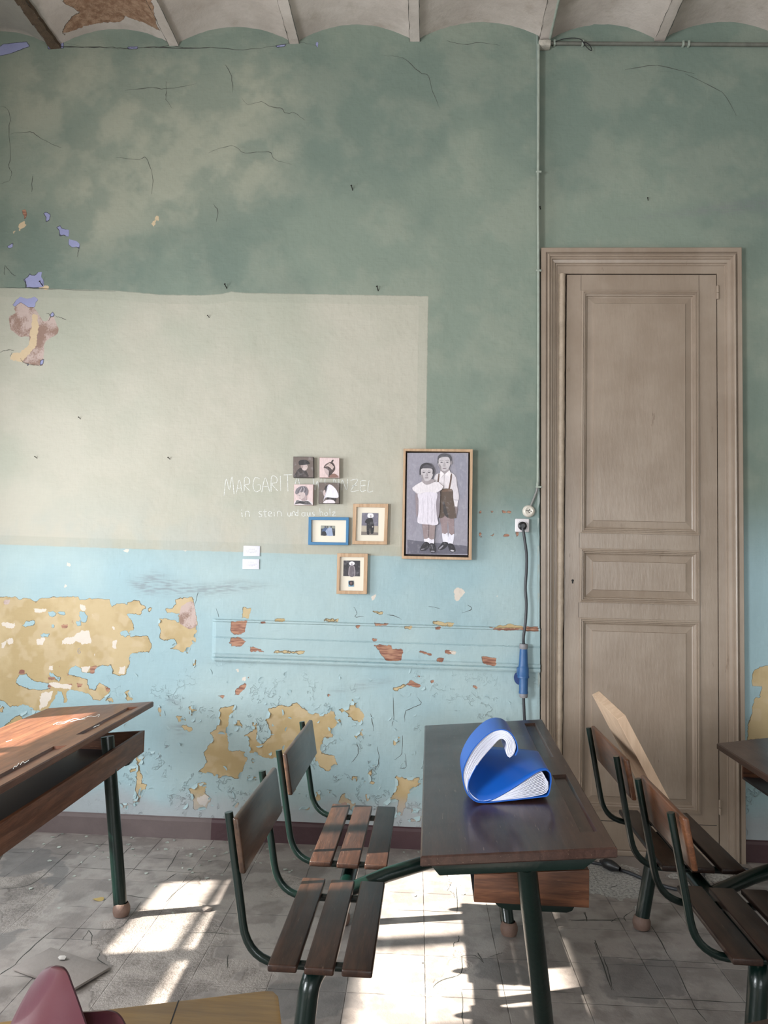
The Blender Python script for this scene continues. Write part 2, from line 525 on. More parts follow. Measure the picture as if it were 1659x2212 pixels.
PINK = [C7([(210, 740), (270, 640), (310, 625), (410, 705), (500, 715), (580, 820), (640, 920), (700, 930), (745, 850), (810, 855), (850, 980), (877, 1050),
            (862, 1110), (680, 1220), (660, 1300), (640, 1585), (500, 1585), (380, 1555), (305, 1500), (380, 1380), (440, 1250), (430, 1150), (300, 1160),
            (160, 1050), (130, 860), (240, 800)]),
        C5([(1080, 440), (1140, 410), (1160, 420), (1178, 560), (1130, 580), (1075, 545), (1070, 500)]), C5([(20, 405), (60, 400), (55, 430), (25, 430)])]
SAND = [C7(p) for p in ([(490, 820), (560, 830), (572, 1000), (560, 1200), (540, 1300), (400, 1460), (330, 1530), (150, 1500), (180, 1405), (290, 1400), (430, 1280), (470, 1000)],
                        [(565, 410), (630, 385), (720, 400), (720, 445), (580, 440)])] + [C8(p) for p in ([(440, 800), (470, 890), (350, 975), (330, 870)], [(230, 1000), (280, 960), (250, 1100)])] + [
    [(327, 480), (335, 476), (337, 487), (329, 489)], [(335, 467), (343, 466), (344, 476), (337, 478)]]
BEIGE = [[(-330, 616), (-60, 622), (0, 622), (120, 624), (250, 628), (350, 637), (440, 638), (480, 635), (500, 630), (530, 633), (700, 636), (925, 640),
          (923, 760), (921, 900), (918, 1203), (760, 1199), (600, 1195), (300, 1186), (0, 1176), (-60, 1175), (-330, 1168)]]
STAIN = [[(110, 330), (215, 230), (250, 160), (300, 140), (440, 140), (560, 120), (640, 210), (560, 300), (620, 330), (600, 400), (480, 460), (330, 480), (220, 540), (150, 520), (100, 420)],
         [(20, 130), (200, 110), (250, 150), (180, 260), (60, 300), (0, 250)], [(120, 330), (215, 300), (220, 500), (130, 500)]]
SMUDGE = [C6([(640, 435), (700, 420), (800, 395), (920, 380), (940, 400), (850, 425), (740, 450), (650, 455)]), [(1330, 470), (1500, 440), (1659, 415), (1700, 420), (1700, 450), (1450, 465)],
          C5([(985, 960), (1100, 990), (1080, 1050), (1000, 1030)]), C5([(1000, 1150), (1090, 1120), (1160, 1190), (1060, 1230)]), [(270, 1255), (330, 1230), (420, 1260), (520, 1250), (600, 1265), (480, 1290), (300, 1290)]]
CRACKS = [C1(p) for p in (
    [(280, 185), (380, 205), (480, 203), (520, 212), (590, 205), (690, 205), (740, 195), (800, 208), (910, 205), (1050, 215), (1180, 200), (1230, 190), (1310, 185), (1370, 200)],
    [(0, 460), (30, 470), (45, 510), (40, 560), (45, 680), (38, 720), (50, 745), (40, 780), (0, 795)], [(45, 580), (130, 570), (180, 600), (265, 640)],
    [(717, 350), (720, 390), (718, 430), (745, 470)], [(540, 390), (640, 380), (720, 383), (850, 362)], [(975, 280), (1000, 330), (1005, 400)],
    [(1045, 425), (1070, 450), (1130, 440), (1170, 462), (1220, 470), (1230, 487), (1275, 490), (1315, 520)], [(140, 760), (138, 830)], [(340, 1075), (335, 1110)],
    [(900, 660), (1000, 630), (1060, 662), (1160, 655), (1190, 690), (1260, 710)], [(500, 680), (600, 690), (630, 680), (660, 760), (655, 840)], [(920, 880), (940, 910), (935, 960)])] + [
    [(830, 120), (870, 125), (905, 155), (925, 165), (935, 200), (950, 235)], [(1480, 160), (1560, 200), (1590, 250)], [(1350, 150), (1420, 142), (1500, 160)],
    [(965, 88), (1000, 96), (1040, 92), (1080, 98)], [(0, 622), (60, 622), (130, 625), (250, 629)],
    C7([(380, 320), (390, 430)]), C7([(690, 800), (760, 850), (720, 920)]), C7([(820, 850), (900, 870), (990, 910)]), C7([(80, 90), (120, 150), (190, 220), (240, 250)]), C7([(75, 90), (60, 190), (75, 235)]),
    C7([(0, 1400), (60, 1360), (190, 1355), (210, 1370)]), C7([(180, 1390), (150, 1450)]), C7([(300, 1480), (350, 1540), (450, 1570), (600, 1590)]), C7([(360, 290), (390, 340), (390, 430)]),
    C6([(1265, 55), (1285, 75), (1240, 90)]), C6([(755, 65), (770, 90), (760, 110), (800, 105)]), C6([(1090, 60), (1140, 70)]), C6([(930, 470), (935, 560), (925, 600)]), C6([(1040, 470), (1055, 500), (990, 530), (985, 580)]),
    C6([(770, 670), (775, 720), (745, 760)]), C6([(975, 640), (970, 720), (935, 750)]), C6([(60, 0), (40, 60)]), C6([(905, 100), (940, 105), (970, 120)]), C6([(830, 540), (845, 620)]),
    C6([(140, 70), (150, 110)]), C6([(985, 720), (990, 780), (960, 790)]), C6([(860, 690), (868, 750), (850, 800)])]


def seg_dist(P, poly, closed):
    A = np.asarray(poly, float)
    B = np.roll(A, -1, 0) if closed else A[1:]
    if not closed: A = A[:-1]
    best = np.full(len(P), 1e9)
    for a, b in zip(A, B):
        d = b - a
        L = max(d @ d, 1e-12)
        t = np.clip(((P - a) @ d) / L, 0, 1)
        q = P - (a + t[:, None] * d)
        best = np.minimum(best, (q * q).sum(1))
    return np.sqrt(best)


def inside(P, poly):
    A = np.asarray(poly, float)
    B = np.roll(A, -1, 0)
    c = np.zeros(len(P), bool)
    for (x1, y1), (x2, y2) in zip(A, B):
        if y1 == y2: continue
        hit = ((y1 > P[:, 1]) != (y2 > P[:, 1])) & (P[:, 0] < (x2 - x1) * (P[:, 1] - y1) / (y2 - y1) + x1)
        c ^= hit
    return c


LIM = 0.08


def sdf(P, polys, lim=LIM, closed=True):
    """signed distance to a union of outlines, positive inside"""
    out = np.full(len(P), -lim)
    for poly in polys:
        A = np.asarray(poly, float)
        lo, hi = A.min(0) - lim, A.max(0) + lim
        sel = np.where(((P >= lo) & (P <= hi)).all(1))[0]
        if not len(sel): continue
        d = seg_dist(P[sel], A, closed)
        v = np.where(inside(P[sel], A), d, -d) if closed else -d
        out[sel] = np.maximum(out[sel], np.clip(v, -lim, lim))
    return out


def on_wall(polys, y=YW):
    return [[WX(px, py, y) for px, py in poly] for poly in polys]


_WP = {k: on_wall(v) for k, v in dict(ochre=OCHRE, hole=OCHRE_HOLE, wood=WOODP, white=WHITE, lav=LAV, pink=PINK, sand=SAND, beige=BEIGE, stain=STAIN,
                                      smudge=SMUDGE, crack=CRACKS).items()}


def sstep(x, a, b):
    t = np.clip((x - a) / (b - a), 0, 1)
    return t * t * (3 - 2 * t)


def fbm(P, scale, octaves=5, rough=0.58, seed=0):
    """layered value noise around 0.5"""
    out, amp, tot = np.zeros(len(P)), 1.0, 0.0
    for o in range(octaves):
        r = np.random.default_rng(seed * 31 + o)
        tab = r.random((64, 64))
        q = P * scale * 2 ** o + r.random(2) * 50
        i = np.floor(q).astype(int)
        f = q - i
        f = f * f * (3 - 2 * f)
        a, b = i[:, 0] % 64, i[:, 1] % 64
        a2, b2 = (a + 1) % 64, (b + 1) % 64
        v = (tab[a, b] * (1 - f[:, 0]) + tab[a2, b] * f[:, 0]) * (1 - f[:, 1]) + (tab[a, b2] * (1 - f[:, 0]) + tab[a2, b2] * f[:, 0]) * f[:, 1]
        out += amp * v
        tot += amp
        amp *= rough
    return 0.5 + (out / tot - 0.5) * 1.15


def wall_attrs(me, world_xz):
    P = np.asarray(world_xz, float)
    n1, n2, n3, n4 = fbm(P, 1.1, 5, 0.55, 1), fbm(P, 5.0, 5, 0.6, 2), fbm(P, 8.0, 4, 0.5, 3), fbm(P, 15.0, 3, 0.6, 4)
    och = np.minimum(sdf(P, _WP['ochre']), -sdf(P, _WP['hole']))
    beige, lav, wd = sdf(P, _WP['beige']), sdf(P, _WP['lav']), sdf(P, _WP['wood'])
    white, pink, sand = sdf(P, _WP['white']), sdf(P, _WP['pink']), sdf(P, _WP['sand'])
    stain = sstep(sdf(P, _WP['stain'], 0.3), -0.18, 0.16)
    smudge = sstep(sdf(P, _WP['smudge'], 0.1), -0.02, 0.05)
    bluef = sstep(P[:, 1], 1.98, 1.40)
    flak = sstep(P[:, 1], 1.05, 0.55) * sstep(P[:, 0], -2.0, -1.3)
    for nm, cols in (('pk_a', (och, beige, lav, wd)), ('pk_b', (white, pink, sand, 0 * white)), ('pk_c', (stain, smudge, flak, bluef)), ('pk_d', (n1, n2, n3, n4))):
        a = me.attributes.new(nm, 'FLOAT_COLOR', 'POINT')
        a.data.foreach_set('color', np.stack(cols, 1).astype(np.float32).ravel())


def grid_obj(name, mat, xs, zs, y, kind='structure', parent=None, attrs=True, ysurf=None, lean=None):
    """upright wall sheet facing the camera"""
    nx, nz = len(xs), len(zs)
    X, Z = np.meshgrid(xs, zs)
    if lean: X = X + (lean(Z) - xs[-1]) * np.clip(X / xs[-1], 0, 1)
    Yv = np.full(X.shape, y) if ysurf is None else ysurf(X, Z)
    V = np.stack([X.ravel(), Yv.ravel(), Z.ravel()], 1)
    i = np.arange(nx * nz).reshape(nz, nx)
    F = np.stack([i[:-1, :-1].ravel(), i[:-1, 1:].ravel(), i[1:, 1:].ravel(), i[1:, :-1].ravel()], 1)
    me = bpy.data.meshes.new(name)
    me.vertices.add(len(V)); me.vertices.foreach_set('co', V.astype(np.float32).ravel())
    me.loops.add(F.size); me.loops.foreach_set('vertex_index', F.astype(np.int32).ravel())
    me.polygons.add(len(F)); me.polygons.foreach_set('loop_start', np.arange(0, F.size, 4, dtype=np.int32))
    me.update(calc_edges=True)
    me.polygons.foreach_set('use_smooth', [True] * len(F))
    me.materials.append(mat)
    if attrs: wall_attrs(me, V[:, [0, 2]])
    o = bpy.data.objects.new(name, me)
    COL.objects.link(o)
    if kind: o['kind'] = kind
    if parent: o.parent = parent
    return o


# ------------------------------------------------------------------ materials
def make_wall_mat():
    t = NT('old_wall_paint')
    v = t.obj()
    och, beige, lav, wd = t.attr('pk_a')
    white, pink, sand, _cr = t.attr('pk_b')
    stain, smudge, flak, bluef = t.attr('pk_c')
    big, mid, n8, n15 = t.attr('pk_d')
    ja = t.noise(v, 30, 2, 0.6)
    jb = t.noise(v, 115, 2, 0.65)
    weave = t.noise(t.obj((1, 1, 0.14)), 120, 1, 0.6)
    weave2 = t.noise(t.obj((0.14, 1, 1)), 120, 1, 0.6)
    jag = t.math('ADD', t.math('MULTIPLY', t.math('SUBTRACT', ja, 0.5), 0.034), t.math('MULTIPLY', t.math('SUBTRACT', jb, 0.5), 0.012))

    def edge(s, amp=1.0, w=0.0012, off=0.0):
        return t.ramp(t.math('ADD', s, t.math('MULTIPLY', jag, amp)), off - w, off + w, smooth=False)

    green = t.mix(t.ramp(big, 0.38, 0.62), (0.158, 0.203, 0.169), (0.203, 0.246, 0.200))
    green = t.mix(t.math('MULTIPLY', stain, t.ramp(t.math('ADD', t.math('MULTIPLY', mid, 0.6), t.math('ADD', t.math('MULTIPLY', n15, 0.2), t.math('MULTIPLY', n8, 0.2))), 0.38, 0.62, 0.36, 0.78)), green, (0.345, 0.348, 0.272))
    blue = t.mix(t.ramp(big, 0.35, 0.65), (0.305, 0.432, 0.468), (0.372, 0.478, 0.488))
    col = t.mix(bluef, green, blue)
    bg = t.mix(t.ramp(big, 0.35, 0.65), (0.385, 0.388, 0.318), (0.45, 0.425, 0.355))
    m_beige = edge(beige, 0.18, 0.003)
    col = t.mix(m_beige, col, bg)
    seam = t.math('MULTIPLY', m_beige, t.ramp(beige, 0.055, 0.048, 0, 0.22))
    col = t.mix(seam, col, (0.27, 0.29, 0.235))
    col = t.mix(t.ramp(mid, 0.38, 0.72, 0, 0.22), col, t.mix(bluef, (0.35, 0.35, 0.28), (0.29, 0.40, 0.44)))
    tex = t.math('ADD', t.math('MULTIPLY', weave, 0.5), t.math('MULTIPLY', weave2, 0.5))
    col = t.mix(t.ramp(tex, 0.25, 0.75, 0.07, 0.0, False), col, (0.12, 0.14, 0.12))
    col = t.mix(t.math('MULTIPLY', smudge, t.ramp(weave2, 0.35, 0.65, 0.1, 0.55)), col, (0.17, 0.17, 0.18))
    m_och = edge(och, 0.75)
    ochc = t.mix(t.ramp(mid, 0.35, 0.65), (0.41, 0.305, 0.155), (0.48, 0.37, 0.21))
    ochc = t.mix(t.ramp(n15, 0.52, 0.70, 0, 0.4), ochc, (0.53, 0.42, 0.28))
    # lifting flakes
    warp = t.n('ShaderNodeVectorMath', {0: v, 1: t.n('ShaderNodeVectorMath', {0: t.n('ShaderNodeCombineXYZ', {0: mid, 1: ja, 2: n8}).outputs[0], 3: 0.24}, operation='SCALE').outputs[0]},
               operation='ADD').outputs[0]
    vor = t.n('ShaderNodeTexVoronoi', {'Vector': warp, 'Scale': 12.0}, feature='DISTANCE_TO_EDGE').outputs['Distance']
    brk = t.math('MULTIPLY', t.ramp(n15, 0.585, 0.63), t.ramp(n8, 0.46, 0.56))
    free = t.math('SUBTRACT', 1.0, m_och)
    zone = t.math('MULTIPLY', t.math('MULTIPLY', brk, flak), free)
    line = t.math('MULTIPLY', t.ramp(vor, 0.026, 0.010), zone)
    lip = t.math('MULTIPLY', t.ramp(vor, 0.16, 0.02), zone)
    col = t.mix(t.math('MULTIPLY', line, 0.6), col, (0.16, 0.17, 0.165))
    col = t.mix(m_och, col, ochc)
    oj = t.math('ADD', och, t.math('MULTIPLY', jag, 0.75))
    rim = t.math('MULTIPLY', t.ramp(t.math('ABSOLUTE', t.math('ADD', oj, -0.001)), 0.0026, 0.0006), t.ramp(n8, 0.44, 0.56))  # thin shade under the paint lip, put into the colour
    col = t.mix(t.math('MULTIPLY', rim, 0.75), col, (0.12, 0.09, 0.05))
    pc = t.mix(t.ramp(t.math('ADD', t.math('MULTIPLY', jb, 0.4), t.math('MULTIPLY', n15, 0.6)), 0.40, 0.60), (0.27, 0.175, 0.14), (0.47, 0.365, 0.33))
    col = t.mix(edge(pink, 0.35), col, pc)
    col = t.mix(edge(sand, 0.9), col, (0.56, 0.43, 0.28))
    col = t.mix(edge(lav, 0.25), col, t.mix(mid, (0.235, 0.245, 0.42), (0.36, 0.37, 0.56)))
    lav_lip_shade = t.ramp(t.math('ABSOLUTE', t.math('ADD', lav, t.math('MULTIPLY', jag, 0.25))), 0.003, 0.001)  # edge shade of the lavender chips, painted as a dark outline
    col = t.mix(t.math('MULTIPLY', lav_lip_shade, t.ramp(n8, 0.44, 0.55, 0, 0.8)), col, (0.05, 0.05, 0.07))
    m_wd = edge(wd, 0.6)
    col = t.mix(m_wd, col, t.mix(t.ramp(weave2, 0.35, 0.65), (0.22, 0.095, 0.068), (0.40, 0.215, 0.14)))
    col = t.mix(edge(white, 0.8), col, (0.62, 0.55, 0.48))
    sep = t.n('ShaderNodeSeparateXYZ', {0: v}).outputs
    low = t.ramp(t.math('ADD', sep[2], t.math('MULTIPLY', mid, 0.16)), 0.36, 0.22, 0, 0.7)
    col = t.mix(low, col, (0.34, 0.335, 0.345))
    holes = t.math('MAXIMUM', m_och, t.math('MAXIMUM', edge(lav, 0.25), m_wd))
    h = t.math('ADD', t.math('MULTIPLY', holes, -1.3), t.math('MULTIPLY', ja, 0.9))
    h = t.math('ADD', h, t.math('MULTIPLY', tex, 0.45))
    h = t.math('ADD', h, t.math('MULTIPLY', lip, 0.8))
    h = t.math('SUBTRACT', h, t.math('MULTIPLY', line, 2.0))
    h = t.math('ADD', h, t.math('ADD', t.math('MULTIPLY', m_beige, 0.35), t.math('MULTIPLY', mid, 3.0)))
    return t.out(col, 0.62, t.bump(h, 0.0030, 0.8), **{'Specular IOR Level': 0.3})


M_WALL = make_wall_mat()


def make_ceiling_mat():
    t = NT('ceiling_plaster')
    v = t.obj()
    dmg, dark, _a, _b = t.attr('pk_a')
    jag = t.math('MULTIPLY', t.math('SUBTRACT', t.noise(v, 18, 5, 0.6), 0.5), 0.05)
    c = t.mix(t.ramp(t.noise(v, 2.2, 5, 0.6), 0.35, 0.7), (0.40, 0.345, 0.305), (0.53, 0.47, 0.425))
    c = t.mix(t.ramp(t.noise(v, 9, 5, 0.6), 0.5, 0.75, 0, 0.5), c, (0.30, 0.25, 0.20))
    d = t.ramp(t.math('ADD', dark, jag), -0.03, 0.02)
    c = t.mix(t.math('MULTIPLY', d, 0.85), c, t.mix(t.noise(v, 14, 5, 0.7), (0.22, 0.21, 0.185), (0.33, 0.32, 0.28)))
    m = t.ramp(t.math('ADD', dmg, jag), -0.002, 0.002)
    br = t.mix(t.ramp(t.noise(v, 28, 6, 0.7), 0.35, 0.65), (0.20, 0.105, 0.06), (0.36, 0.23, 0.15))
    c = t.mix(m, c, br)
    h = t.math('ADD', t.math('MULTIPLY', m, -2.0), t.math('MULTIPLY', t.noise(v, 40, 5, 0.7), t.math('ADD', m, 0.35)))
    return t.out(c, 0.8, t.bump(h, 0.006))


def make_floor_mat():
    t = NT('worn_cement_tiles')
    v = t.obj()
    rough, lightp, darkp, nf = t.attr('pk_a')
    T = 0.278
    tv = t.obj((1 / T, 1 / T, 1), (-0.24, -0.02, 0), (0, 0, math.radians(-1.0)))
    n6 = t.n('ShaderNodeTexNoise', {'Vector': v, 'Scale': 6.0, 'Detail': 3.0, 'Roughness': 0.65})
    w = t.n('ShaderNodeVectorMath', {0: n6.outputs['Color'], 3: 0.02}, operation='SCALE').outputs[0]
    nm = n6.outputs['Fac']
    grit = t.noise(v, 75, 3, 0.75)
    tv = t.n('ShaderNodeVectorMath', {0: tv, 1: w}, operation='ADD').outputs[0]
    s = t.n('ShaderNodeSeparateXYZ', {0: tv}).outputs
    fx, fy = t.math('FRACT', s[0]), t.math('FRACT', s[1])
    dx = t.math('MINIMUM', fx, t.math('SUBTRACT', 1.0, fx))
    dy = t.math('MINIMUM', fy, t.math('SUBTRACT', 1.0, fy))
    dmin = t.math('MINIMUM', dx, dy)
    cell = t.n('ShaderNodeCombineXYZ', {0: t.math('FLOOR', s[0]), 1: t.math('FLOOR', s[1])}).outputs[0]
    rnd = t.n('ShaderNodeTexWhiteNoise', {'Vector': cell}, noise_dimensions='3D').outputs['Value']
    gap = t.math('MULTIPLY', t.ramp(dmin, 0.011, 0.004), t.ramp(nm, 0.42, 0.58, 0.2, 1.0))
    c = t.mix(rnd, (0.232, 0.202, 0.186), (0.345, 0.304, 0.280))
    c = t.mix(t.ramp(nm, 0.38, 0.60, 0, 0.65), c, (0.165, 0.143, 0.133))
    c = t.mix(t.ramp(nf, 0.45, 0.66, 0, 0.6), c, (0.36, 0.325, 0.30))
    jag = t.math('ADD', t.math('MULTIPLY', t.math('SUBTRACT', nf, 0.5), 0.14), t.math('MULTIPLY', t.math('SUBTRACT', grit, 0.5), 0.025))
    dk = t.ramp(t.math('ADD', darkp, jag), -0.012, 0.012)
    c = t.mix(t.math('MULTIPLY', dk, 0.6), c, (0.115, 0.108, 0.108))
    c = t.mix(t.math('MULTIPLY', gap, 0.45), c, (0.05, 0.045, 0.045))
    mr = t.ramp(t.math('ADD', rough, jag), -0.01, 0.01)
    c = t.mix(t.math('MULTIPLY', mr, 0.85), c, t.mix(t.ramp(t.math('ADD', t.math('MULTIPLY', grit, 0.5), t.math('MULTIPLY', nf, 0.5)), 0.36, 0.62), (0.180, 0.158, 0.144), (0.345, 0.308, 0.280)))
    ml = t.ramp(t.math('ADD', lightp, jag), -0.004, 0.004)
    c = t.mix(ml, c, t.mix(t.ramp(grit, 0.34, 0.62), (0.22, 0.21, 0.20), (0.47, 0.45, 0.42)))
    rg = t.math('MAXIMUM', mr, ml)
    h = t.math('MULTIPLY', rg, t.math('SUBTRACT', t.math('ADD', t.math('MULTIPLY', grit, 0.75), nf), 1.3))
    h = t.math('SUBTRACT', h, t.math('MULTIPLY', gap, 0.8))
    h = t.math('ADD', h, t.math('ADD', t.math('MULTIPLY', grit, 0.25), t.math('MULTIPLY', nm, 0.5)))
    return t.out(c, t.math('ADD', 0.46, t.math('MULTIPLY', rg, 0.4)), t.bump(h, 0.005), **{'Specular IOR Level': 0.4})


M_CEIL = make_ceiling_mat()
M_FLOOR = make_floor_mat()
M_BACKROOM = plain('plain_room_paint', (0.42, 0.42, 0.38), 0.7, 0.08, 2)
M_BASE = plain('oxblood_skirting', (0.050, 0.020, 0.024), 0.55, 0.3, 7, 0.002)
M_BASE_DUST = plain('dusty_skirting', (0.115, 0.086, 0.084), 0.7, 0.3, 7, 0.002)


def make_door_mat():
    t = NT('taupe_door_paint')
    v = t.obj()
    c = t.mix(t.ramp(t.noise(v, 2.0, 5, 0.6), 0.35, 0.7), (0.250, 0.190, 0.143), (0.325, 0.258, 0.203))
    c = t.mix(t.ramp(t.noise(t.obj((1, 1, 0.1)), 16, 4), 0.45, 0.8, 0, 0.25), c, (0.35, 0.29, 0.235))
    c = t.mix(t.ramp(t.noise(t.obj((1, 1, 0.25)), 22, 4, 0.6), 0.69, 0.73, 0, 0.5), c, (0.15, 0.10, 0.07))
    h = t.noise(t.obj((1, 1, 0.2)), 60, 4)
    return t.out(c, 0.34, t.bump(h, 0.0012), **{'Specular IOR Level': 0.5})


M_DOOR = make_door_mat()
M_DOORLIGHT = plain('worn_pale_bead', (0.36, 0.285, 0.215), 0.5, 0.35, 20, 0.002)
M_DARK = plain('black_gap', (0.01, 0.01, 0.01), 0.8)
M_STEEL = plain('old_steel', (0.12, 0.105, 0.09), 0.45, 0.3, 40, Metallic=0.7)
M_IRON = plain('nail_iron', (0.018, 0.015, 0.014), 0.5, 0.3, 60, Metallic=0.4)
M_BEAM = plain('rusty_beam', (0.10, 0.065, 0.04), 0.85, 0.6, 30, 0.006)
M_PIPE = plain('painted_conduit', (0.30, 0.335, 0.285), 0.5, 0.3, 25, 0.0015)
M_PIPE_DARK = plain('grimy_conduit', (0.12, 0.12, 0.10), 0.6, 0.45, 22, 0.0015)
M_BAKELITE = plain('ivory_ceramic', (0.62, 0.57, 0.50), 0.3, 0.08, 20)
M_WHITEPL = plain('white_plastic', (0.70, 0.66, 0.68), 0.35, 0.04, 20)
M_BLACKPL = plain('black_plastic', (0.014, 0.014, 0.016), 0.38, 0.2, 30)
M_CABLE = plain('dark_rubber', (0.030, 0.032, 0.038), 0.45, 0.2, 30)
M_CEE = plain('blue_connector', (0.02, 0.09, 0.24), 0.42, 0.25, 25)
M_CEEDARK = plain('navy_cap', (0.012, 0.03, 0.12), 0.45, 0.2, 25)
M_GREY = plain('grey_plastic', (0.21, 0.205, 0.22), 0.5, 0.15, 25)

M_TOP = wood('dark_desk_wood', (0.024, 0.010, 0.007), (0.050, 0.023, 0.016), 'y', 0.30, 1.0, 0.26, 0.35)
M_TOPRED = wood('red_desk_wood', (0.085, 0.032, 0.019), (0.185, 0.075, 0.040), 'y', 0.42, 1.0, 0.2, 0.35)
M_SLAT = wood('seat_slat_wood', (0.017, 0.008, 0.0055), (0.045, 0.020, 0.012), 'y', 0.38, 1.1, 0.12, 0.15)
M_SLATDK = wood('dark_slat_wood', (0.016, 0.008, 0.006), (0.036, 0.018, 0.012), 'y', 0.4, 1.1, 0.08, 0.15)
M_BACK = wood('backrest_wood', (0.036, 0.020, 0.013), (0.070, 0.038, 0.024), 'y', 0.32, 1.0, 0.22, 0.1)
M_BACKOR = wood('orange_backrest_wood', (0.080, 0.030, 0.013), (0.155, 0.060, 0.027), 'y', 0.36, 1.0, 0.18, 0.25, (0.4, 0.24, 0.15))
M_TRAY = wood('tray_wood', (0.060, 0.023, 0.012), (0.17, 0.068, 0.032), 'x', 0.5, 1.0, 0.1, 0.4, (0.30, 0.17, 0.10))
M_TRAYY = wood('tray_side_wood', (0.085, 0.034, 0.019), (0.19, 0.080, 0.043), 'y', 0.5, 1.0, 0.1, 0.3, (0.24, 0.13, 0.08))
M_TRAYIN = plain('tray_inside', (0.012, 0.010, 0.012), 0.55, 0.3, 10)
M_YELLOWTOP = wood('yellowed_table_wood', (0.185, 0.095, 0.022), (0.30, 0.17, 0.046), 'x', 0.45, 0.6, 0.15, 0.25, (0.10, 0.065, 0.03))
M_PALEEDGE = plain('pale_wood_edge', (0.50, 0.37, 0.24), 0.6, 0.2, 15)
M_PINE = wood('raw_pine', (0.55, 0.38, 0.26), (0.68, 0.50, 0.36), 'z', 0.55, 0.5, 0.0, 0.0)
M_GREEN = plain('dark_green_enamel', (0.0014, 0.0085, 0.0064), 0.28, 0.35, 12, 0.0006, **{'Coat Weight': 0.12, 'Specular IOR Level': 0.4})
M_FOOT = plain('brown_rubber_foot', (0.14, 0.085, 0.065), 0.65, 0.3, 30, 0.001)
M_OAK = wood('oak_frame', (0.42, 0.27, 0.165), (0.56, 0.385, 0.25), 'z', 0.5, 1.5, 0.05, 0.0)
M_BLUEFR = plain('blue_frame', (0.038, 0.165, 0.33), 0.45, 0.12, 25)
M_MAT = plain('cream_mount', (0.72, 0.655, 0.545), 0.5, 0.03, 8, **{'Coat Weight': 0.5, 'Coat Roughness': 0.08})
M_CARD = plain('white_card', (0.68, 0.67, 0.74), 0.5, 0.03, 8)
M_INK = plain('grey_print', (0.30, 0.29, 0.33), 0.6)
M_BLACKGAP = plain('dark_canvas_gap', (0.018, 0.011, 0.009), 0.8)
M_BLUEBOOK = plain('blue_cover', (0.004, 0.085, 0.40), 0.36, 0.06, 6)
M_PAPER = plain('white_pages', (0.74, 0.74, 0.84), 0.6, 0.04, 30)
M_BURG = plain('burgundy_cover', (0.066, 0.017, 0.027), 0.38, 0.15, 5, 0.0004, **{'Coat Weight': 0.2})


def make_art_mat():
    t = NT('painted_picture')
    v = t.obj()
    a = t.n('ShaderNodeAttribute', attribute_name='paint').outputs['Color']
    nz = t.noise(t.obj((1, 1, 0.35)), 130, 4, 0.65)
    c = t.mix(t.ramp(nz, 0.3, 0.7, 0.16, 0.0), a, (0.05, 0.045, 0.05))
    c = t.mix(t.ramp(t.noise(v, 45, 4, 0.6), 0.5, 0.75, 0, 0.16), c, (0.62, 0.60, 0.64))
    return t.out(c, 0.55, t.bump(nz, 0.0004))


M_ART = make_art_mat()


def make_chalk_mat():
    t = NT('chalk')
    v = t.obj()
    nz = t.noise(v, 260, 3, 0.7)
    t.out((0.74, 0.75, 0.72), 0.9)
    t.set(t.bsdf.inputs['Alpha'], t.ramp(nz, 0.28, 0.55, 0.4, 0.92))
    return t.mat


M_CHALK = make_chalk_mat()


# ================================================================== the room
def fgrid(a, b, step): return np.linspace(a, b, max(2, int(round((b - a) / step)) + 1))


XR0, XR1, RY0, ZTOP = -3.0, 4.0, -3.0, 4.66
XSTEP = 0.575


def EDGE(z): return 0.6022 - 0.01232 * z        # the old corner leans a little


wall_back = grid_obj('wall_back', M_WALL, np.concatenate([fgrid(XR0, -2.5, 0.05)[:-1], fgrid(-2.5, XSTEP, 0.0085)]), fgrid(0, ZTOP, 0.0085), YW, lean=EDGE)


def face_strip(mb, x0, x1, y0, y1, z0, z1):
    mb.add([(x0, y0, z0), (x1, y1, z0), (x1, y1, z1), (x0, y0, z1)], [(0, 1, 2, 3)])


# the edge of the thicker wall section, peeled pale along its arris
mb = MB()
zz = fgrid(0, ZTOP, 0.05)
rz = random.Random(3)
ed = [(EDGE(z) + rz.uniform(-0.003, 0.004), YW + rz.uniform(-0.001, 0.004), z) for z in zz]
for i in range(len(zz) - 1):
    mb.add([ed[i], (EDGE(zz[i]) + 0.004, YD + 0.01, zz[i]), (EDGE(zz[i + 1]) + 0.004, YD + 0.01, zz[i + 1]), ed[i + 1]], [(0, 1, 2, 3)])
    mb.add([(EDGE(zz[i]) - 0.010, YW - 0.0004, zz[i]), ed[i], ed[i + 1], (EDGE(zz[i + 1]) - 0.010, YW - 0.0004, zz[i + 1])], [(0, 1, 2, 3)])
edge_o = mb.build('trim_1', plain('peeled_wall_edge', (0.36, 0.42, 0.40), 0.7, 0.35, 9, 0.003))
tag(edge_o, kind='structure')

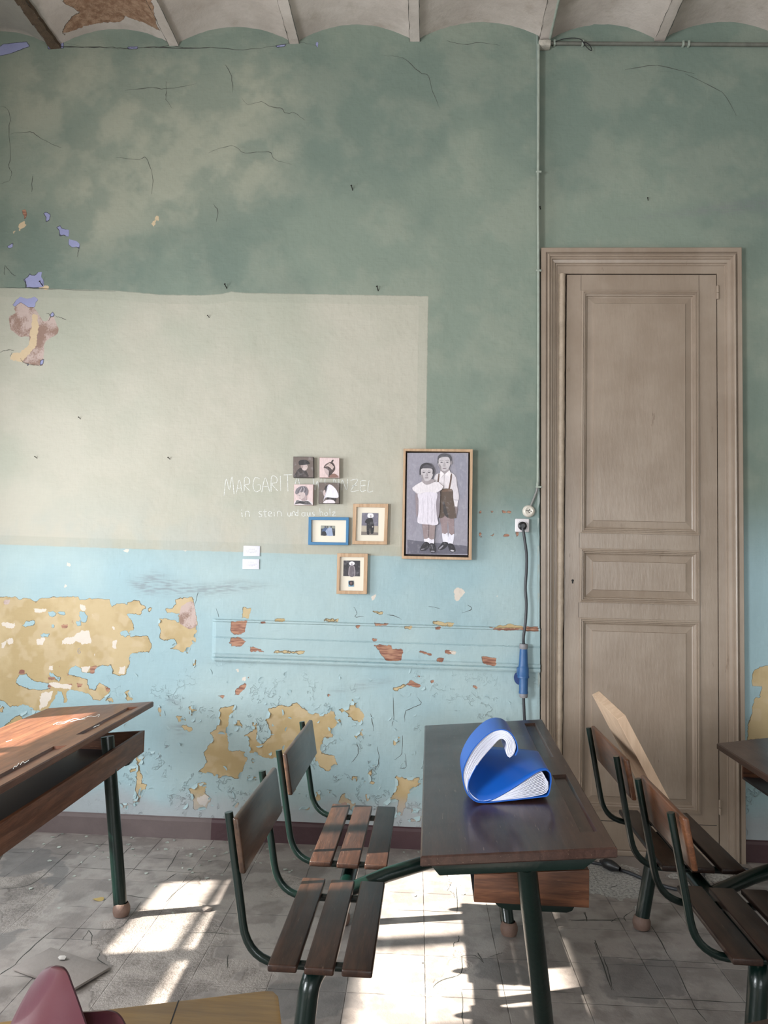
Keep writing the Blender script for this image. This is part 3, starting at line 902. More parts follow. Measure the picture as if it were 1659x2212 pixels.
# wall with the doorway
FX0, FX1, FZ = 0.5735, 1.648, 3.245
OX0, OX1, OZ = 0.716, 1.531, 3.112
wr = grid_obj('wall_right_of_step', M_WALL, np.concatenate([fgrid(0.53, 2.1, 0.012)[:-1], fgrid(2.1, XR1, 0.08)]), fgrid(0, ZTOP, 0.012), YD)
bm = bmesh.new(); bm.from_mesh(wr.data)
dead = [f for f in bm.faces if OX0 - 0.06 < f.calc_center_median().x < OX1 + 0.06 and f.calc_center_median().z < OZ + 0.06]
bmesh.ops.delete(bm, geom=dead, context='FACES')
bm.to_mesh(wr.data); bm.free()
wr.name = 'wall_door'
mb = MB(); mb.box(XR1, XR1 + 0.1, RY0, YD, 0, ZTOP)
tag(mb.build('wall_right', M_BACKROOM), kind='structure')
mb = MB()
mb.box(XR0, 0.1, RY0 - 0.06, RY0, 0, ZTOP); mb.box(2.5, XR1, RY0 - 0.06, RY0, 0, ZTOP); mb.box(0.1, 2.5, RY0 - 0.06, RY0, 0, 0.95); mb.box(0.1, 2.5, RY0 - 0.06, RY0, 2.735, ZTOP)
tag(mb.build('wall_front', M_BACKROOM), kind='structure')

# the window wall on the left
WIN = [(1.87, 3.20, 0.95, 2.78), (-1.35, 0.25, 0.95, 2.735)]
mb = MB()
ys = [RY0, WIN[1][0], WIN[1][1], WIN[0][0], WIN[0][1], YD]
for a, b in ((0, 1), (2, 3), (4, 5)):
    mb.box(XR0 - 0.06, XR0, ys[a], ys[b], 0, ZTOP)
for w in WIN:
    mb.box(XR0 - 0.06, XR0, w[0], w[1], 0, w[2])
    mb.box(XR0 - 0.06, XR0, w[0], w[1], w[3], ZTOP)
tag(mb.build('wall_left', M_BACKROOM), kind='structure')
for i, w in enumerate(WIN):
    o = thing('window_%d' % (i + 1), (XR0 - 0.03, (w[0] + w[1]) / 2, w[2]), None, None)
    tag(o, kind='structure')
    mb = MB()
    x0, x1 = XR0 - 0.06, XR0 - 0.02
    mb.box(x0, x1, w[0], w[0] + 0.03, w[2], w[3]); mb.box(x0, x1, w[1] - 0.03, w[1], w[2], w[3])
    mb.box(x0, x1, w[0] + 0.03, w[1] - 0.03, w[2], w[2] + 0.03); mb.box(x0, x1, w[0] + 0.03, w[1] - 0.03, w[3] - 0.03, w[3])
    mb.build('window_frame', M_DOOR, o)
    mb = MB()
    ym = w[0] + 0.60
    mb.box(x0, x1, ym - 0.045, ym + 0.045, w[2] + 0.03, w[3] - 0.03)
    mb.build('mullion', M_DOOR, o)
    mb = MB()
    mb.box(x0, x1, w[0] + 0.03, ym - 0.045, w[2] + 0.03, 1.57); mb.box(x0, x1, ym + 0.045, w[1] - 0.03, w[2] + 0.03, 1.40)
    mb.build('sun_block_board', M_DOOR, o)  # unseen boards added to trim the sun patches on the floor
    mb = MB()
    for a, b in ((w[0] + 0.03, ym - 0.045), (ym + 0.045, w[1] - 0.03)):
        mb.box(x0, x1, a, b, 1.95, 2.135)
        mb.box(x0, x1, a, b, 1.60, 1.62)
    mb.build('shade_transom', M_DOOR, o)  # unseen bars, the thick one sized to shade the floor between the seats

o = thing('window_3', (1.3, RY0 - 0.03, 0.95), None, None)  # unseen window added to go with the fill lamp behind
tag(o, kind='structure')
mb = MB()
for a, b in ((0.1, 0.15), (1.27, 1.33), (2.45, 2.5)): mb.box(a, b, RY0 - 0.05, RY0 - 0.01, 0.95, 2.735)
for a, b in ((0.95, 0.99), (1.9, 1.94), (2.695, 2.735)):
    mb.box(0.15, 1.27, RY0 - 0.05, RY0 - 0.01, a, b); mb.box(1.33, 2.45, RY0 - 0.05, RY0 - 0.01, a, b)
mb.build('window_frame', M_DOOR, o)


# floor ------------------------------------------------------------
def pts_floor(polys): return [[tuple(onZ(*p, 0)[:2]) for p in poly] for poly in polys]


ROUGH = pts_floor([[(235, 1998), (300, 1960), (440, 1955), (500, 2010), (470, 2060), (520, 2100), (420, 2170), (200, 2190), (190, 2140), (245, 2085), (200, 2040)],
                   [(405, 1890), (450, 1885), (470, 1905), (430, 1915)], [(545, 2080), (590, 2110), (560, 2150), (500, 2140)], [(905, 2140), (970, 2095), (978, 2050), (1010, 2045), (1020, 2070), (985, 2105), (930, 2165)],
                   [(600, 1890), (660, 1895), (650, 1930), (590, 1935)], [(0, 1900), (90, 1880), (120, 1930), (60, 2000), (0, 2010)]])
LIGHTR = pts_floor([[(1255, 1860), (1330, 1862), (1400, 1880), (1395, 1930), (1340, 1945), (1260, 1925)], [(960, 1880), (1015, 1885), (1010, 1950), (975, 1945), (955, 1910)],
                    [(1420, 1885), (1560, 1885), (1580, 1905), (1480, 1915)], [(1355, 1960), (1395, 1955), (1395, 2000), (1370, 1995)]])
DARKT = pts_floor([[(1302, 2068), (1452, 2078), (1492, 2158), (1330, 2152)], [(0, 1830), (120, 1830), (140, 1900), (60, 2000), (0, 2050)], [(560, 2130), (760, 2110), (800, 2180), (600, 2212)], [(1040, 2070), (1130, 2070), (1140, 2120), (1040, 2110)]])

_a = lambda p: crop(p, 0, 1480, 3.02)
_b = lambda p: crop(p, 860, 1520, 3.196)
_c = lambda p: crop(p, 1220, 1460, 2.94)
FCRACK = pts_floor([_a(p) for p in ([(350, 1180), (560, 1193), (720, 1200), (850, 1196), (900, 1205), (1080, 1215), (1455, 1230)], [(1170, 1075), (1120, 1160), (1085, 1215)], [(860, 1045), (800, 1110)],
    [(1510, 1140), (1455, 1230)], [(1285, 1250), (1180, 1320), (1080, 1415)], [(365, 1580), (560, 1590), (700, 1592), (800, 1570), (920, 1415)], [(365, 1580), (230, 1690), (90, 1830)], [(0, 1890), (90, 1830)],
    [(1215, 1615), (1400, 1618), (1571, 1630)], [(1490, 1760), (1480, 1850)], [(1150, 1230), (1070, 1280)], [(820, 1370), (990, 1395)], [(540, 1030), (720, 1045)], [(350, 1180), (470, 1075)], [(0, 1330), (200, 1300), (350, 1180)],
    [(660, 1740), (640, 1790), (700, 1830)], [(540, 1660), (580, 1600), (600, 1650), (590, 1700)])] + [_b(p) for p in ([(400, 1265), (408, 1445)], [(0, 1425), (400, 1440)], [(240, 1960), (300, 1910), (430, 1860), (440, 1745)],
    [(430, 1745), (530, 1740), (590, 1790)], [(620, 1755), (690, 1730), (720, 1720)], [(440, 1975), (915, 1980), (1220, 2000)], [(440, 1990), (445, 2212)], [(1355, 1650), (1480, 1980)], [(1280, 1440), (1300, 1490), (1180, 1490)],
    [(1300, 1490), (1534, 1500)], [(380, 1680), (385, 1650), (415, 1640), (420, 1600)], [(550, 1720), (590, 1790)])] + [_c(p) for p in ([(250, 1790), (275, 1880), (310, 2000)], [(190, 1680), (235, 1785)], [(550, 1590), (680, 1810)],
    [(235, 1785), (685, 1810), (1000, 1830)], [(685, 1810), (800, 2055), (900, 2200)], [(300, 1565), (310, 1548), (350, 1540), (430, 1550)], [(320, 2040), (800, 2060), (1200, 2080)], [(40, 1555), (380, 1550)], [(130, 1500), (140, 1560)],
    [(390, 1560), (380, 1530), (440, 1490)], [(280, 1350), (335, 1330)], [(1040, 1220), (1080, 1280)])])


def floor_mesh(name, xs, ys, mat):
    X, Y = np.meshgrid(xs, ys)
    nx, ny = len(xs), len(ys)
    V = np.stack([X.ravel(), Y.ravel(), np.zeros(X.size)], 1)
    i = np.arange(nx * ny).reshape(ny, nx)
    F = np.stack([i[:-1, :-1].ravel(), i[:-1, 1:].ravel(), i[1:, 1:].ravel(), i[1:, :-1].ravel()], 1)
    me = bpy.data.meshes.new(name)
    me.from_pydata(V.tolist(), [], F.tolist())
    me.materials.append(mat)
    P = V[:, :2]
    a = me.attributes.new('pk_a', 'FLOAT_COLOR', 'POINT')
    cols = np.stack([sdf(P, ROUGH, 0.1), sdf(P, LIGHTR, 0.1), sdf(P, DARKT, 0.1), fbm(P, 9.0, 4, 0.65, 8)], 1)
    a.data.foreach_set('color', cols.astype(np.float32).ravel())
    o = bpy.data.objects.new(name, me)
    COL.objects.link(o)
    o['kind'] = 'structure'
    return o


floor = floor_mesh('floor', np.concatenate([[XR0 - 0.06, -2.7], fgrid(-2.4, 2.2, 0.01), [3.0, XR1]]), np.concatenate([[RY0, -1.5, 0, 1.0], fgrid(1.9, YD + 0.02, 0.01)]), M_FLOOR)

# ceiling: shallow brick vaults between beams ----------------------------
BEAMX = [WX(px, 84)[0] for px in (120, 377, 636, 896, 1176, 1428)]
sp = (BEAMX[-1] - BEAMX[1]) / 4
while BEAMX[0] > XR0: BEAMX.insert(0, BEAMX[0] - sp)
while BEAMX[-1] < XR1: BEAMX.append(BEAMX[-1] + sp)
ZB, RISE, BW = 4.462, 0.088, 0.056


def vault_z(x):
    for a, b in zip(BEAMX[:-1], BEAMX[1:]):
        if a <= x <= b:
            a2, b2 = a + BW / 2, b - BW / 2
            if x <= a2 or x >= b2: return ZB - 0.020
            t = (x - a2) / (b2 - a2)
            return ZB + RISE * (1 - (2 * t - 1) ** 2)
    return ZB


xs = []
for a, b in zip(BEAMX[:-1], BEAMX[1:]):
    xs += [a, a + BW / 2 - 0.0005, a + BW / 2 + 0.0005] + list(np.linspace(a + BW / 2 + 0.02, b - BW / 2 - 0.02, 22)) + [b - BW / 2 - 0.0005, b - BW / 2 + 0.0005]
xs.append(BEAMX[-1])
ycs = np.concatenate([[RY0 - 0.1, 0, 2.0, 3.0], fgrid(3.5, YD + 0.02, 0.02)])
X, Y = np.meshgrid(xs, ycs)
rc = np.random.default_rng(2)
Zc = np.array([[vault_z(x) for x in xs] for _ in ycs]) + rc.normal(0, 0.0012, X.shape)
i = np.arange(X.size).reshape(X.shape)
F = np.stack([i[:-1, :-1].ravel(), i[1:, :-1].ravel(), i[1:, 1:].ravel(), i[:-1, 1:].ravel()], 1)
me = bpy.data.meshes.new('ceiling')
me.from_pydata(np.stack([X.ravel(), Y.ravel(), Zc.ravel()], 1).tolist(), [], F.tolist())
me.materials.append(M_CEIL)
P = np.stack([X.ravel(), Y.ravel()], 1)
pc = lambda polys: [[tuple(onZ(*p, 4.52)[:2]) for p in poly] for poly in polys]
dm = pc([[(137, -40), (330, -40), (338, 40), (350, 52), (268, 42), (262, 57), (150, 62), (138, 66), (140, 45), (172, 32), (135, 5)]])
dkp = pc([[(-200, -40), (62, -40), (128, 85), (60, 72), (-200, 70)]])
a = me.attributes.new('pk_a', 'FLOAT_COLOR', 'POINT')
a.data.foreach_set('color', np.stack([sdf(P, dm, 0.1), sdf(P, dkp, 0.1), 0 * P[:, 0], 0 * P[:, 0]], 1).astype(np.float32).ravel())
me.polygons.foreach_set('use_smooth', [True] * len(F))
me.set_sharp_from_angle(angle=math.radians(35))
ceil_o = bpy.data.objects.new('ceiling', me)
COL.objects.link(ceil_o)
ceil_o['kind'] = 'structure'
# the bare rusty beam at the far left
bx = WX(122, 84)[0]
mb = MB()
ysb = fgrid(3.0, YW, 0.05)
rb = random.Random(5)
for q in range(len(ysb) - 1):
    j = lambda: rb.uniform(-0.006, 0.006)
    mb.hexa([(bx - 0.03 + j(), ysb[q], ZB - 0.028 + j()), (bx + 0.026 + j(), ysb[q], ZB - 0.024 + j()), (bx + 0.026 + j(), ysb[q + 1] + 0.002, ZB - 0.024), (bx - 0.03 + j(), ysb[q + 1] + 0.002, ZB - 0.028),
             (bx - 0.03, ysb[q], ZB + 0.01), (bx + 0.026, ysb[q], ZB + 0.01), (bx + 0.026, ysb[q + 1], ZB + 0.01), (bx - 0.03, ysb[q + 1], ZB + 0.01)])
tag(mb.build('trim_2', M_BEAM), kind='structure')

# skirting ---------------------------------------------------------------


def skirting(name, x0, x1, y, mats):
    mb = MB()
    xs = fgrid(x0, x1, 0.06)
    rs = random.Random(9)
    prof = [(0.0, 0.014), (0.09, 0.014), (0.104, 0.009), (0.110, 0.0)]
    for a, b in zip(xs[:-1], xs[1:]):
        for (z0, d0), (z1, d1) in zip(prof[:-1], prof[1:]):
            mi = 0 if (a > -1.20 or len(mats) == 1) else 1
            mb.add([(a, y - d0, z0), (b, y - d0, z0), (b, y - d1, z1), (a, y - d1, z1)], [(0, 1, 2, 3)], mi)
    mb.add([(x1, y - d, z) for z, d in prof] + [(x1, y, 0)], [tuple(range(len(prof) + 1))])
    return tag(mb.build(name, mats), kind='structure')


skirting('baseboard_back', XR0, 0.6, YW, [M_BASE, M_BASE_DUST])
skirting('baseboard_right', FX1, XR1, YD, [M_BASE])

# the flat wooden rail across the blue dado --------------------------------
TL, TR, BR, BL = WX(458, 1337, YW - 0.014), WX(1166, 1357, YW - 0.014), WX(1166, 1452, YW - 0.014), WX(456, 1427, YW - 0.014)
prof = [(0.0, 0.0), (0.0, 0.020), (0.035, 0.024), (0.07, 0.024), (0.085, 0.016), (0.11, 0.022), (0.16, 0.024), (0.19, 0.014), (0.55, 0.014), (0.555, 0.010), (0.575, 0.010), (0.58, 0.016),
        (0.60, 0.014), (0.93, 0.014), (0.95, 0.020), (0.985, 0.019), (1.0, 0.012), (1.0, 0.0)]
pf = []
for (a, d0), (b, d1) in zip(prof[:-1], prof[1:]):
    n = max(1, int((b - a) * 0.24 / 0.008))
    pf += [(a + (b - a) * k / n, d0 + (d1 - d0) * k / n) for k in range(n)]
pf.append(prof[-1])
U = fgrid(0, 1, 0.008 / (TR[0] - TL[0]))
U[-1] = (0.5885 - TL[0]) / (TR[0] - TL[0])
V, ncol = [], len(U)
rr = np.random.default_rng(4)
for s, d in pf:
    for u in U:
        x = (BL[0] + (BR[0] - BL[0]) * u) * (1 - s) + (TL[0] + (TR[0] - TL[0]) * u) * s
        z = (BL[1] + (BR[1] - BL[1]) * u) * (1 - s) + (TL[1] + (TR[1] - TL[1]) * u) * s
        endf = min(1.0, (u / 0.012)) if u < 0.012 else 1.0
        V.append((x, YW - d * (0.2 + 0.8 * endf) - (0.0005 if d else 0), z + rr.normal(0, 0.0004)))
i = np.arange(len(V)).reshape(len(pf), ncol)
F = np.stack([i[:-1, :-1].ravel(), i[:-1, 1:].ravel(), i[1:, 1:].ravel(), i[1:, :-1].ravel()], 1).tolist()
F.append(tuple(i[:, 0]))
F.append(tuple(i[::-1, -1]))
me = bpy.data.meshes.new('trim_3')
me.from_pydata(V, [], F)
me.materials.append(M_WALL)
wall_attrs(me, np.array(V)[:, [0, 2]])
rail_o = bpy.data.objects.new('trim_3', me)
COL.objects.link(rail_o)
rail_o['kind'] = 'structure'

# door ---------------------------------------------------------------------
door = thing('door_1', ((OX0 + OX1) / 2, YD, 0), None, None)
tag(door, kind='structure')
prof = [(0, 0.0), (0, 0.040), (0.003, 0.043), (0.026, 0.043), (0.029, 0.033), (0.034, 0.033), (0.037, 0.045), (0.043, 0.049), (0.049, 0.045), (0.052, 0.036), (0.060, 0.036), (0.063, 0.026),
        (0.078, 0.021), (0.081, 0.013), (0.088, 0.013), (0.091, 0.006), (0.132, 0.004), (0.132, -0.05)]
mb = MB()
path = lambda s: [(FX0 + s * 1.03 + 0.034 * (1 - 0.75 * s / 0.132), 0.0), (FX0 + s * 1.03, FZ - s), (FX1 - s * 0.89, FZ - s), (FX1 - s * 0.89, 0.0)]
for (s0, d0), (s1, d1) in zip(prof[:-1], prof[1:]):
    p0, p1 = path(s0), path(s1)
    for k in range(3):
        mb.add([(p0[k][0], YD - d0, p0[k][1]), (p0[k + 1][0], YD - d0, p0[k + 1][1]), (p1[k + 1][0], YD - d1, p1[k + 1][1]), (p1[k][0], YD - d1, p1[k][1])], [(0, 1, 2, 3)])
mb.build('architrave', M_DOOR, door, 20)

LX0, LX1, LZ0, LZ1, LY = OX0 + 0.006, OX1 - 0.005, 0.03, OZ - 0.006, YD - 0.002


def avg(pa, pb):
    return tuple((a + b) / 2 for a, b in zip(pa, pb))


def prect(x0a, ya0, ya1, x1a, yb0, yb1):
    a0, a1 = WX(x0a, ya0, LY), WX(x0a, ya1, LY)
    b0, b1 = WX(x1a, yb0, LY), WX(x1a, yb1, LY)
    return (a0[0] + a1[0]) / 2, (b0[0] + b1[0]) / 2, (a1[1] + b1[1]) / 2, (a0[1] + b0[1]) / 2


PAN = [prect(1252, 1335, 1749, 1512, 1340, 1757), prect(1252, 1184, 1303, 1511, 1189, 1306), prect(1253, 628, 1152, 1510, 628, 1156)]
px0 = sum(p[0] for p in PAN) / 3
px1 = sum(p[1] for p in PAN) / 3
mb = MB()
xs = [LX0, px0, px1, LX1]
zs = [LZ0, PAN[0][2], PAN[0][3], PAN[1][2], PAN[1][3], PAN[2][2], PAN[2][3], LZ1]
for a in range(3):
    for b in range(7):
        if a == 1 and b in (1, 3, 5): continue
        mb.add([(xs[a], LY, zs[b]), (xs[a + 1], LY, zs[b]), (xs[a + 1], LY, zs[b + 1]), (xs[a], LY, zs[b + 1])], [(0, 1, 2, 3)])
for x in (LX0, LX1):
    mb.add([(x, LY, LZ0), (x, LY + 0.04, LZ0), (x, LY + 0.04, LZ1), (x, LY, LZ1)], [(0, 1, 2, 3)])
for z in (LZ0, LZ1):
    mb.add([(LX0, LY, z), (LX1, LY, z), (LX1, LY + 0.04, z), (LX0, LY + 0.04, z)], [(0, 1, 2, 3)])
leaf = mb.build('door_leaf', M_DOOR, door)
rings = [(0, 0.0), (0.0005, -0.007), (0.009, -0.009), (0.011, -0.004), (0.018, -0.006), (0.021, 0.002), (0.027, 0.003), (0.030, 0.013), (0.036, 0.016), (0.068, 0.010), (0.070, 0.006), (0.0705, 0.005)]
for k, (z0, z1) in enumerate(((zs[1], zs[2]), (zs[3], zs[4]), (zs[5], zs[6]))):
    mb = MB()
    R = []
    for s, d in rings:
        R.append([(px0 + s, LY + d, z0 + s), (px1 - s, LY + d, z0 + s), (px1 - s, LY + d, z1 - s), (px0 + s, LY + d, z1 - s)])
    for a, b in zip(R[:-1], R[1:]):
        for q in range(4):
            mb.add([a[q], a[(q + 1) % 4], b[(q + 1) % 4], b[q]], [(0, 1, 2, 3)])
    mb.add(R[-1], [(0, 1, 2, 3)])
    mb.build('door_panel', M_DOOR, leaf, 15)
# keyhole
kx, kz = WX(1237, 1254, LY)
mb = MB()
mb.lathe([(0.0, -0.0015), (0.0065, -0.0015), (0.0065, 0.001)], (kx, LY, kz), (0, 1, 0), 14)
mb.box(kx - 0.0035, kx + 0.0035, LY - 0.0014, LY + 0.001, kz - 0.016, kz - 0.003)
mb.build('keyhole', M_DARK, leaf)
# scribed joints between rails and stiles
mb = MB()
for z in (zs[1] - 0.055, ):
    mb.box(LX0 + 0.01, LX1 - 0.01, LY - 0.0008, LY + 0.001, z - 0.0015, z + 0.0015)
for x in (px0 - 0.004, px1 + 0.002):
    mb.box(x - 0.0008, x + 0.0008, LY - 0.0006, LY + 0.001, zs[6], LZ1 - 0.002)
    for b in (2, 4):
        mb.box(x - 0.0008, x + 0.0008, LY - 0.0006, LY + 0.001, zs[b], zs[b + 1])
mb.build('rail_joint', M_DARK, leaf)
mb = MB()
bxx = (WX(1208, 590, YD - 0.02)[0] + WX(1222, 590, YD - 0.02)[0]) / 2
rb = random.Random(12)
pth, rd = [], []
for z in fgrid(0.0, OZ - 0.005, 0.03):
    w = 0.0185 if z > 1.2 else 0.0165
    pth.append((bxx + 0.009 * (1 - z / 3.1) + rb.uniform(-0.0008, 0.0008), YD - 0.008, z)); rd.append(w + rb.uniform(-0.0012, 0.0006))
mb.tube(pth, rd, 12)
mb.build('closing_bead', M_DOORLIGHT, door)
for py, pxh in ((632, 1549), (1745, 1558)):
    hx, hz = WX(pxh, py, YD - 0.01)
    mb = MB()
    mb.tube([(OX1 + 0.001, YD - 0.007, hz - 0.036), (OX1 + 0.001, YD - 0.007, hz - 0.001)], 0.0075, 12)
    mb.tube([(OX1 + 0.001, YD - 0.007, hz + 0.001), (OX1 + 0.001, YD - 0.007, hz + 0.036)], 0.0075, 12)
    mb.lathe([(0.0, 0.008), (0.006, 0.004), (0.0075, 0)], (OX1 + 0.001, YD - 0.007, hz + 0.036), (0, 0, 1), 12)
    mb.build('hinge', M_DOOR, door)
mb = MB(); mb.box(OX0 - 0.05, OX1 + 0.05, YD + 0.06, YD + 0.07, 0, OZ + 0.05)
mb.build('gap_shade_sheet', M_DARK, door)  # black sheet standing in for the shade behind the leaf
mb = MB(); mb.box(OX0, OX1, YD - 0.01, YD + 0.06, 0.0, 0.028, 0.003)
mb.build('threshold', M_DOOR, door)


# ================================================================== school desks with joined seats
def lerp(a, b, t): return Vector(a) * (1 - t) + Vector(b) * t


def desktop_slab(mb, NL, NR, FR, FL, th, recesses, ch=0.004):
    """slab from its four upper corners (near left, near right, far right, far left) with sunk pen grooves given as (u0, u1, v0, v1)"""
    NL, NR, FR, FL = [Vector(p) for p in (NL, NR, FR, FL)]
    W, L = (NR - NL).length, (FL - NL).length

    def P(u, v, d=0.0):
        p = (NL * (1 - u) + NR * u) * (1 - v) + (FL * (1 - u) + FR * u) * v
        return Vector((p.x, p.y, p.z - d))
    cu, cv = ch / W, ch / L
    us = sorted({cu, 1 - cu, *[r[0] for r in recesses], *[r[1] for r in recesses]})
    vs = sorted({cv, 1 - cv, *[r[2] for r in recesses], *[r[3] for r in recesses]})

    def rec(u, v): return any(r[0] < u < r[1] and r[2] < v < r[3] for r in recesses)
    dp = 0.009
    for a, b in zip(us[:-1], us[1:]):
        for c, d in zip(vs[:-1], vs[1:]):
            if rec((a + b) / 2, (c + d) / 2): continue
            mb.add([P(a, c), P(b, c), P(b, d), P(a, d)], [(0, 1, 2, 3)])
    for u0, u1, v0, v1 in recesses:
        s, e = 0.005 / W, 0.012 / L
        o = [P(u0, v0), P(u1, v0), P(u1, v1), P(u0, v1)]
        i = [P(u0 + s, v0 + e, dp), P(u1 - s, v0 + e, dp), P(u1 - s, v1 - e, dp), P(u0 + s, v1 - e, dp)]
        for k in range(4):
            mb.add([o[k], o[(k + 1) % 4], i[(k + 1) % 4], i[k]], [(0, 1, 2, 3)])
        mb.add(i, [(0, 1, 2, 3)])
    R = [[P(cu, cv), P(1 - cu, cv), P(1 - cu, 1 - cv), P(cu, 1 - cv)]]
    for d in (ch, th - ch):
        R.append([P(0, 0, d), P(1, 0, d), P(1, 1, d), P(0, 1, d)])
    R.append([P(cu, cv, th), P(1 - cu, cv, th), P(1 - cu, 1 - cv, th), P(cu, 1 - cv, th)])
    for a, b in zip(R[:-1], R[1:]):
        for k in range(4):
            mb.add([a[k], b[k], b[(k + 1) % 4], a[(k + 1) % 4]], [(0, 1, 2, 3)])
    mb.add(R[-1][::-1], [(0, 1, 2, 3)])
    return mb


def foot(mb, p, r):
    x, y, z = p
    mb.lathe([(r * 0.62, z), (r * 1.12, z + 0.004), (r * 1.30, z + 0.02), (r * 1.28, z + 0.034), (r * 1.05, z + 0.05), (r * 0.9, z + 0.054)], (x, y, 0), (0, 0, 1), 20)
    mb.add([(x + r * 0.62 * math.cos(2 * PI * k / 20), y + r * 0.62 * math.sin(2 * PI * k / 20), z) for k in range(20)], [tuple(range(20))])
    return mb


def desk_parts(root, T, corners, grooves, leg_near, leg_far, mats, tray=True):
    """T maps measured coordinates of the desk to the room"""
    m_top, m_trayy, m_trayx = mats
    NL, NR, FR, FL = [T(p) for p in corners]
    desktop_slab(MB(), NL, NR, FR, FL, 0.027, grooves).build('desktop', m_top, root)
    R = 0.0275
    for (top, bot) in (leg_near, leg_far):
        a, b = T(top), T(bot)
        lg = MB().tube([a, b + (a - b).normalized() * 0.03], R, 18).build('desk_leg', M_GREEN, root)
        foot(MB(), (b.x, b.y, 0.0), R).build('rubber_foot', M_FOOT, lg)
    # tapered steel brackets under both ends of the top
    for v, yy in ((0, 1), (1, -1)):
        a = lerp(NL, FL, v); b = lerp(NR, FR, v)
        din = (lerp(FL, FR, .5) - lerp(NL, NR, .5)).normalized() * (0.018 if v == 0 else -0.018)
        p0, p1 = lerp(a, b, 0.05) + din, lerp(a, b, 0.92) + din
        q0, q1 = lerp(a, b, 0.10) + din, lerp(a, b, 0.84) + din
        z = Vector((0, 0, 1))
        p0, p1, q0, q1 = p0 - z * 0.028, p1 - z * 0.028, q0 - z * 0.058, q1 - z * 0.058
        MB().prism([p0, q0, q1, p1], din.normalized() * 0.05, 0.003).build('top_bracket', M_GREEN, root)
    if not tray: return
    # open shelf under the top
    x0, x1, y0, y1 = 0.140, 0.455, 2.21, 3.55
    zb, zl, zr = 0.566, 0.640, 0.668
    tr = MB()
    th = 0.016
    tr.prism([T((x0, y0, zb)), T((x1, y0, zb)), T((x1, y0, zr)), T((x0, y0, zl))], T((0, th, 0)) - T((0, 0, 0)), 0.002)
    tr.build('shelf_end', m_trayx, root)
    MB().prism([T((x0, y1 - th, zb)), T((x1, y1 - th, zb)), T((x1, y1 - th, zr)), T((x0, y1 - th, zl))], T((0, th, 0)) - T((0, 0, 0)), 0.002).build('shelf_end', m_trayx, root)
    e = T((1, 0, 0)) - T((0, 0, 0))
    MB().prism([T((x1 - th, y0 + th + .001, zb)), T((x1 - th, y1 - th - .001, zb)), T((x1 - th, y1 - th - .001, zr)), T((x1 - th, y0 + th + .001, zr))], e * th, 0.002).build('shelf_front', m_trayy, root)
    MB().prism([T((x0, y0 + th, zb)), T((x1 - th, y0 + th, zb)), T((x1 - th, y1 - th, zb)), T((x0, y1 - th, zb))], Vector((0, 0, 0.01))).build('shelf_board', M_TRAYIN, root)
    for yb in (2.27, 3.45):
        pl = [(0.185, zb - 0.002), (0.428, zb - 0.002), (0.428, zb - 0.022), (0.42, zb - 0.036), (0.405, zb - 0.042), (0.235, zb - 0.042), (0.212, zb - 0.034), (0.195, zb - 0.016)]
        MB().prism([T((x, yb, z)) for x, z in pl], T((0, 0.045, 0)) - T((0, 0, 0)), 0.002).build('shelf_bracket', M_GREEN, root)
    MB().tube([T((0.31, 2.28, zb - 0.032)), T((0.31, 3.48, zb - 0.032))], 0.021, 14).build('frame_tube', M_GREEN, root)


def seat_parts(root, T, m_slat, m_back, feet=True, near_len=(2.052, 2.612), far_len=(2.752, 3.400)):
    xs = [(-0.402, -0.325), (-0.306, -0.228), (-0.208, -0.128)]
    for (ya, yb) in (near_len, far_len):
        for k, (a, b) in enumerate(xs):
            za = 0.448 + 0.002 * (k == 0)
            MB().hexa([T((a, ya, za - 0.020)), T((b, ya, za - 0.020)), T((b, yb, za - 0.020)), T((a, yb, za - 0.020)),
                       T((a, ya, za)), T((b, ya, za)), T((b, yb, za)), T((a, yb, za))], 0.005, 3).build('seat_slat', m_slat, root)
        for y in (ya + 0.075, yb - 0.065):
            path = fillet([(-0.537, y, 0.808), (-0.505, y, 0.62), (-0.470, y, 0.414), (-0.150, y, 0.416)], [0.12, 0.115, 0.1], 8)
            MB().tube([T(p) for p in path], 0.0115, 12).build('back_tube', M_GREEN, root)
        zb, zt = 0.660, 0.806
        xb, xt = -0.492, -0.517
        MB().hexa([T((xb, ya + 0.035, zb)), T((xb + 0.017, ya + 0.035, zb)), T((xb + 0.017, yb - 0.005, zb)), T((xb, yb - 0.005, zb)),
                   T((xt, ya + 0.035, zt)), T((xt + 0.017, ya + 0.035, zt)), T((xt + 0.017, yb - 0.005, zt)), T((xt, yb - 0.005, zt))], 0.006, 3).build('backrest', m_back, root)
    R = 0.0285
    xm = -0.268
    path = fillet([(xm - 0.065, 2.13, 0.0), (xm - 0.035, 2.15, 0.372), (xm, 2.24, 0.378), (xm, 3.20, 0.378), (xm - 0.01, 3.30, 0.374), (xm - 0.07, 3.28, 0.0)], [0.05, 0.05, 0.01, 0.06], 6)
    path[0].z = 0.03
    path[-1].z = 0.03
    bt = MB().tube([T(p) for p in path], R, 18).build('bench_tube', M_GREEN, root)
    for p in ((xm - 0.065, 2.13, 0), (xm - 0.07, 3.28, 0)):
        q = T(p)
        foot(MB(), (q.x, q.y, 0.0), R).build('rubber_foot', M_FOOT, bt)
    MB().tube([T((xm + 0.01, 2.655, 0.392)), T((-0.127, 2.70, 0.436)), T((0.03, 2.76, 0.468)), T((0.29, 2.84, 0.535))], 0.0245, 16).build('joining_tube', M_GREEN, root)


def groove(pxs, NL, NR, FR, FL, z):
    pass


ID = lambda p: Vector(p)
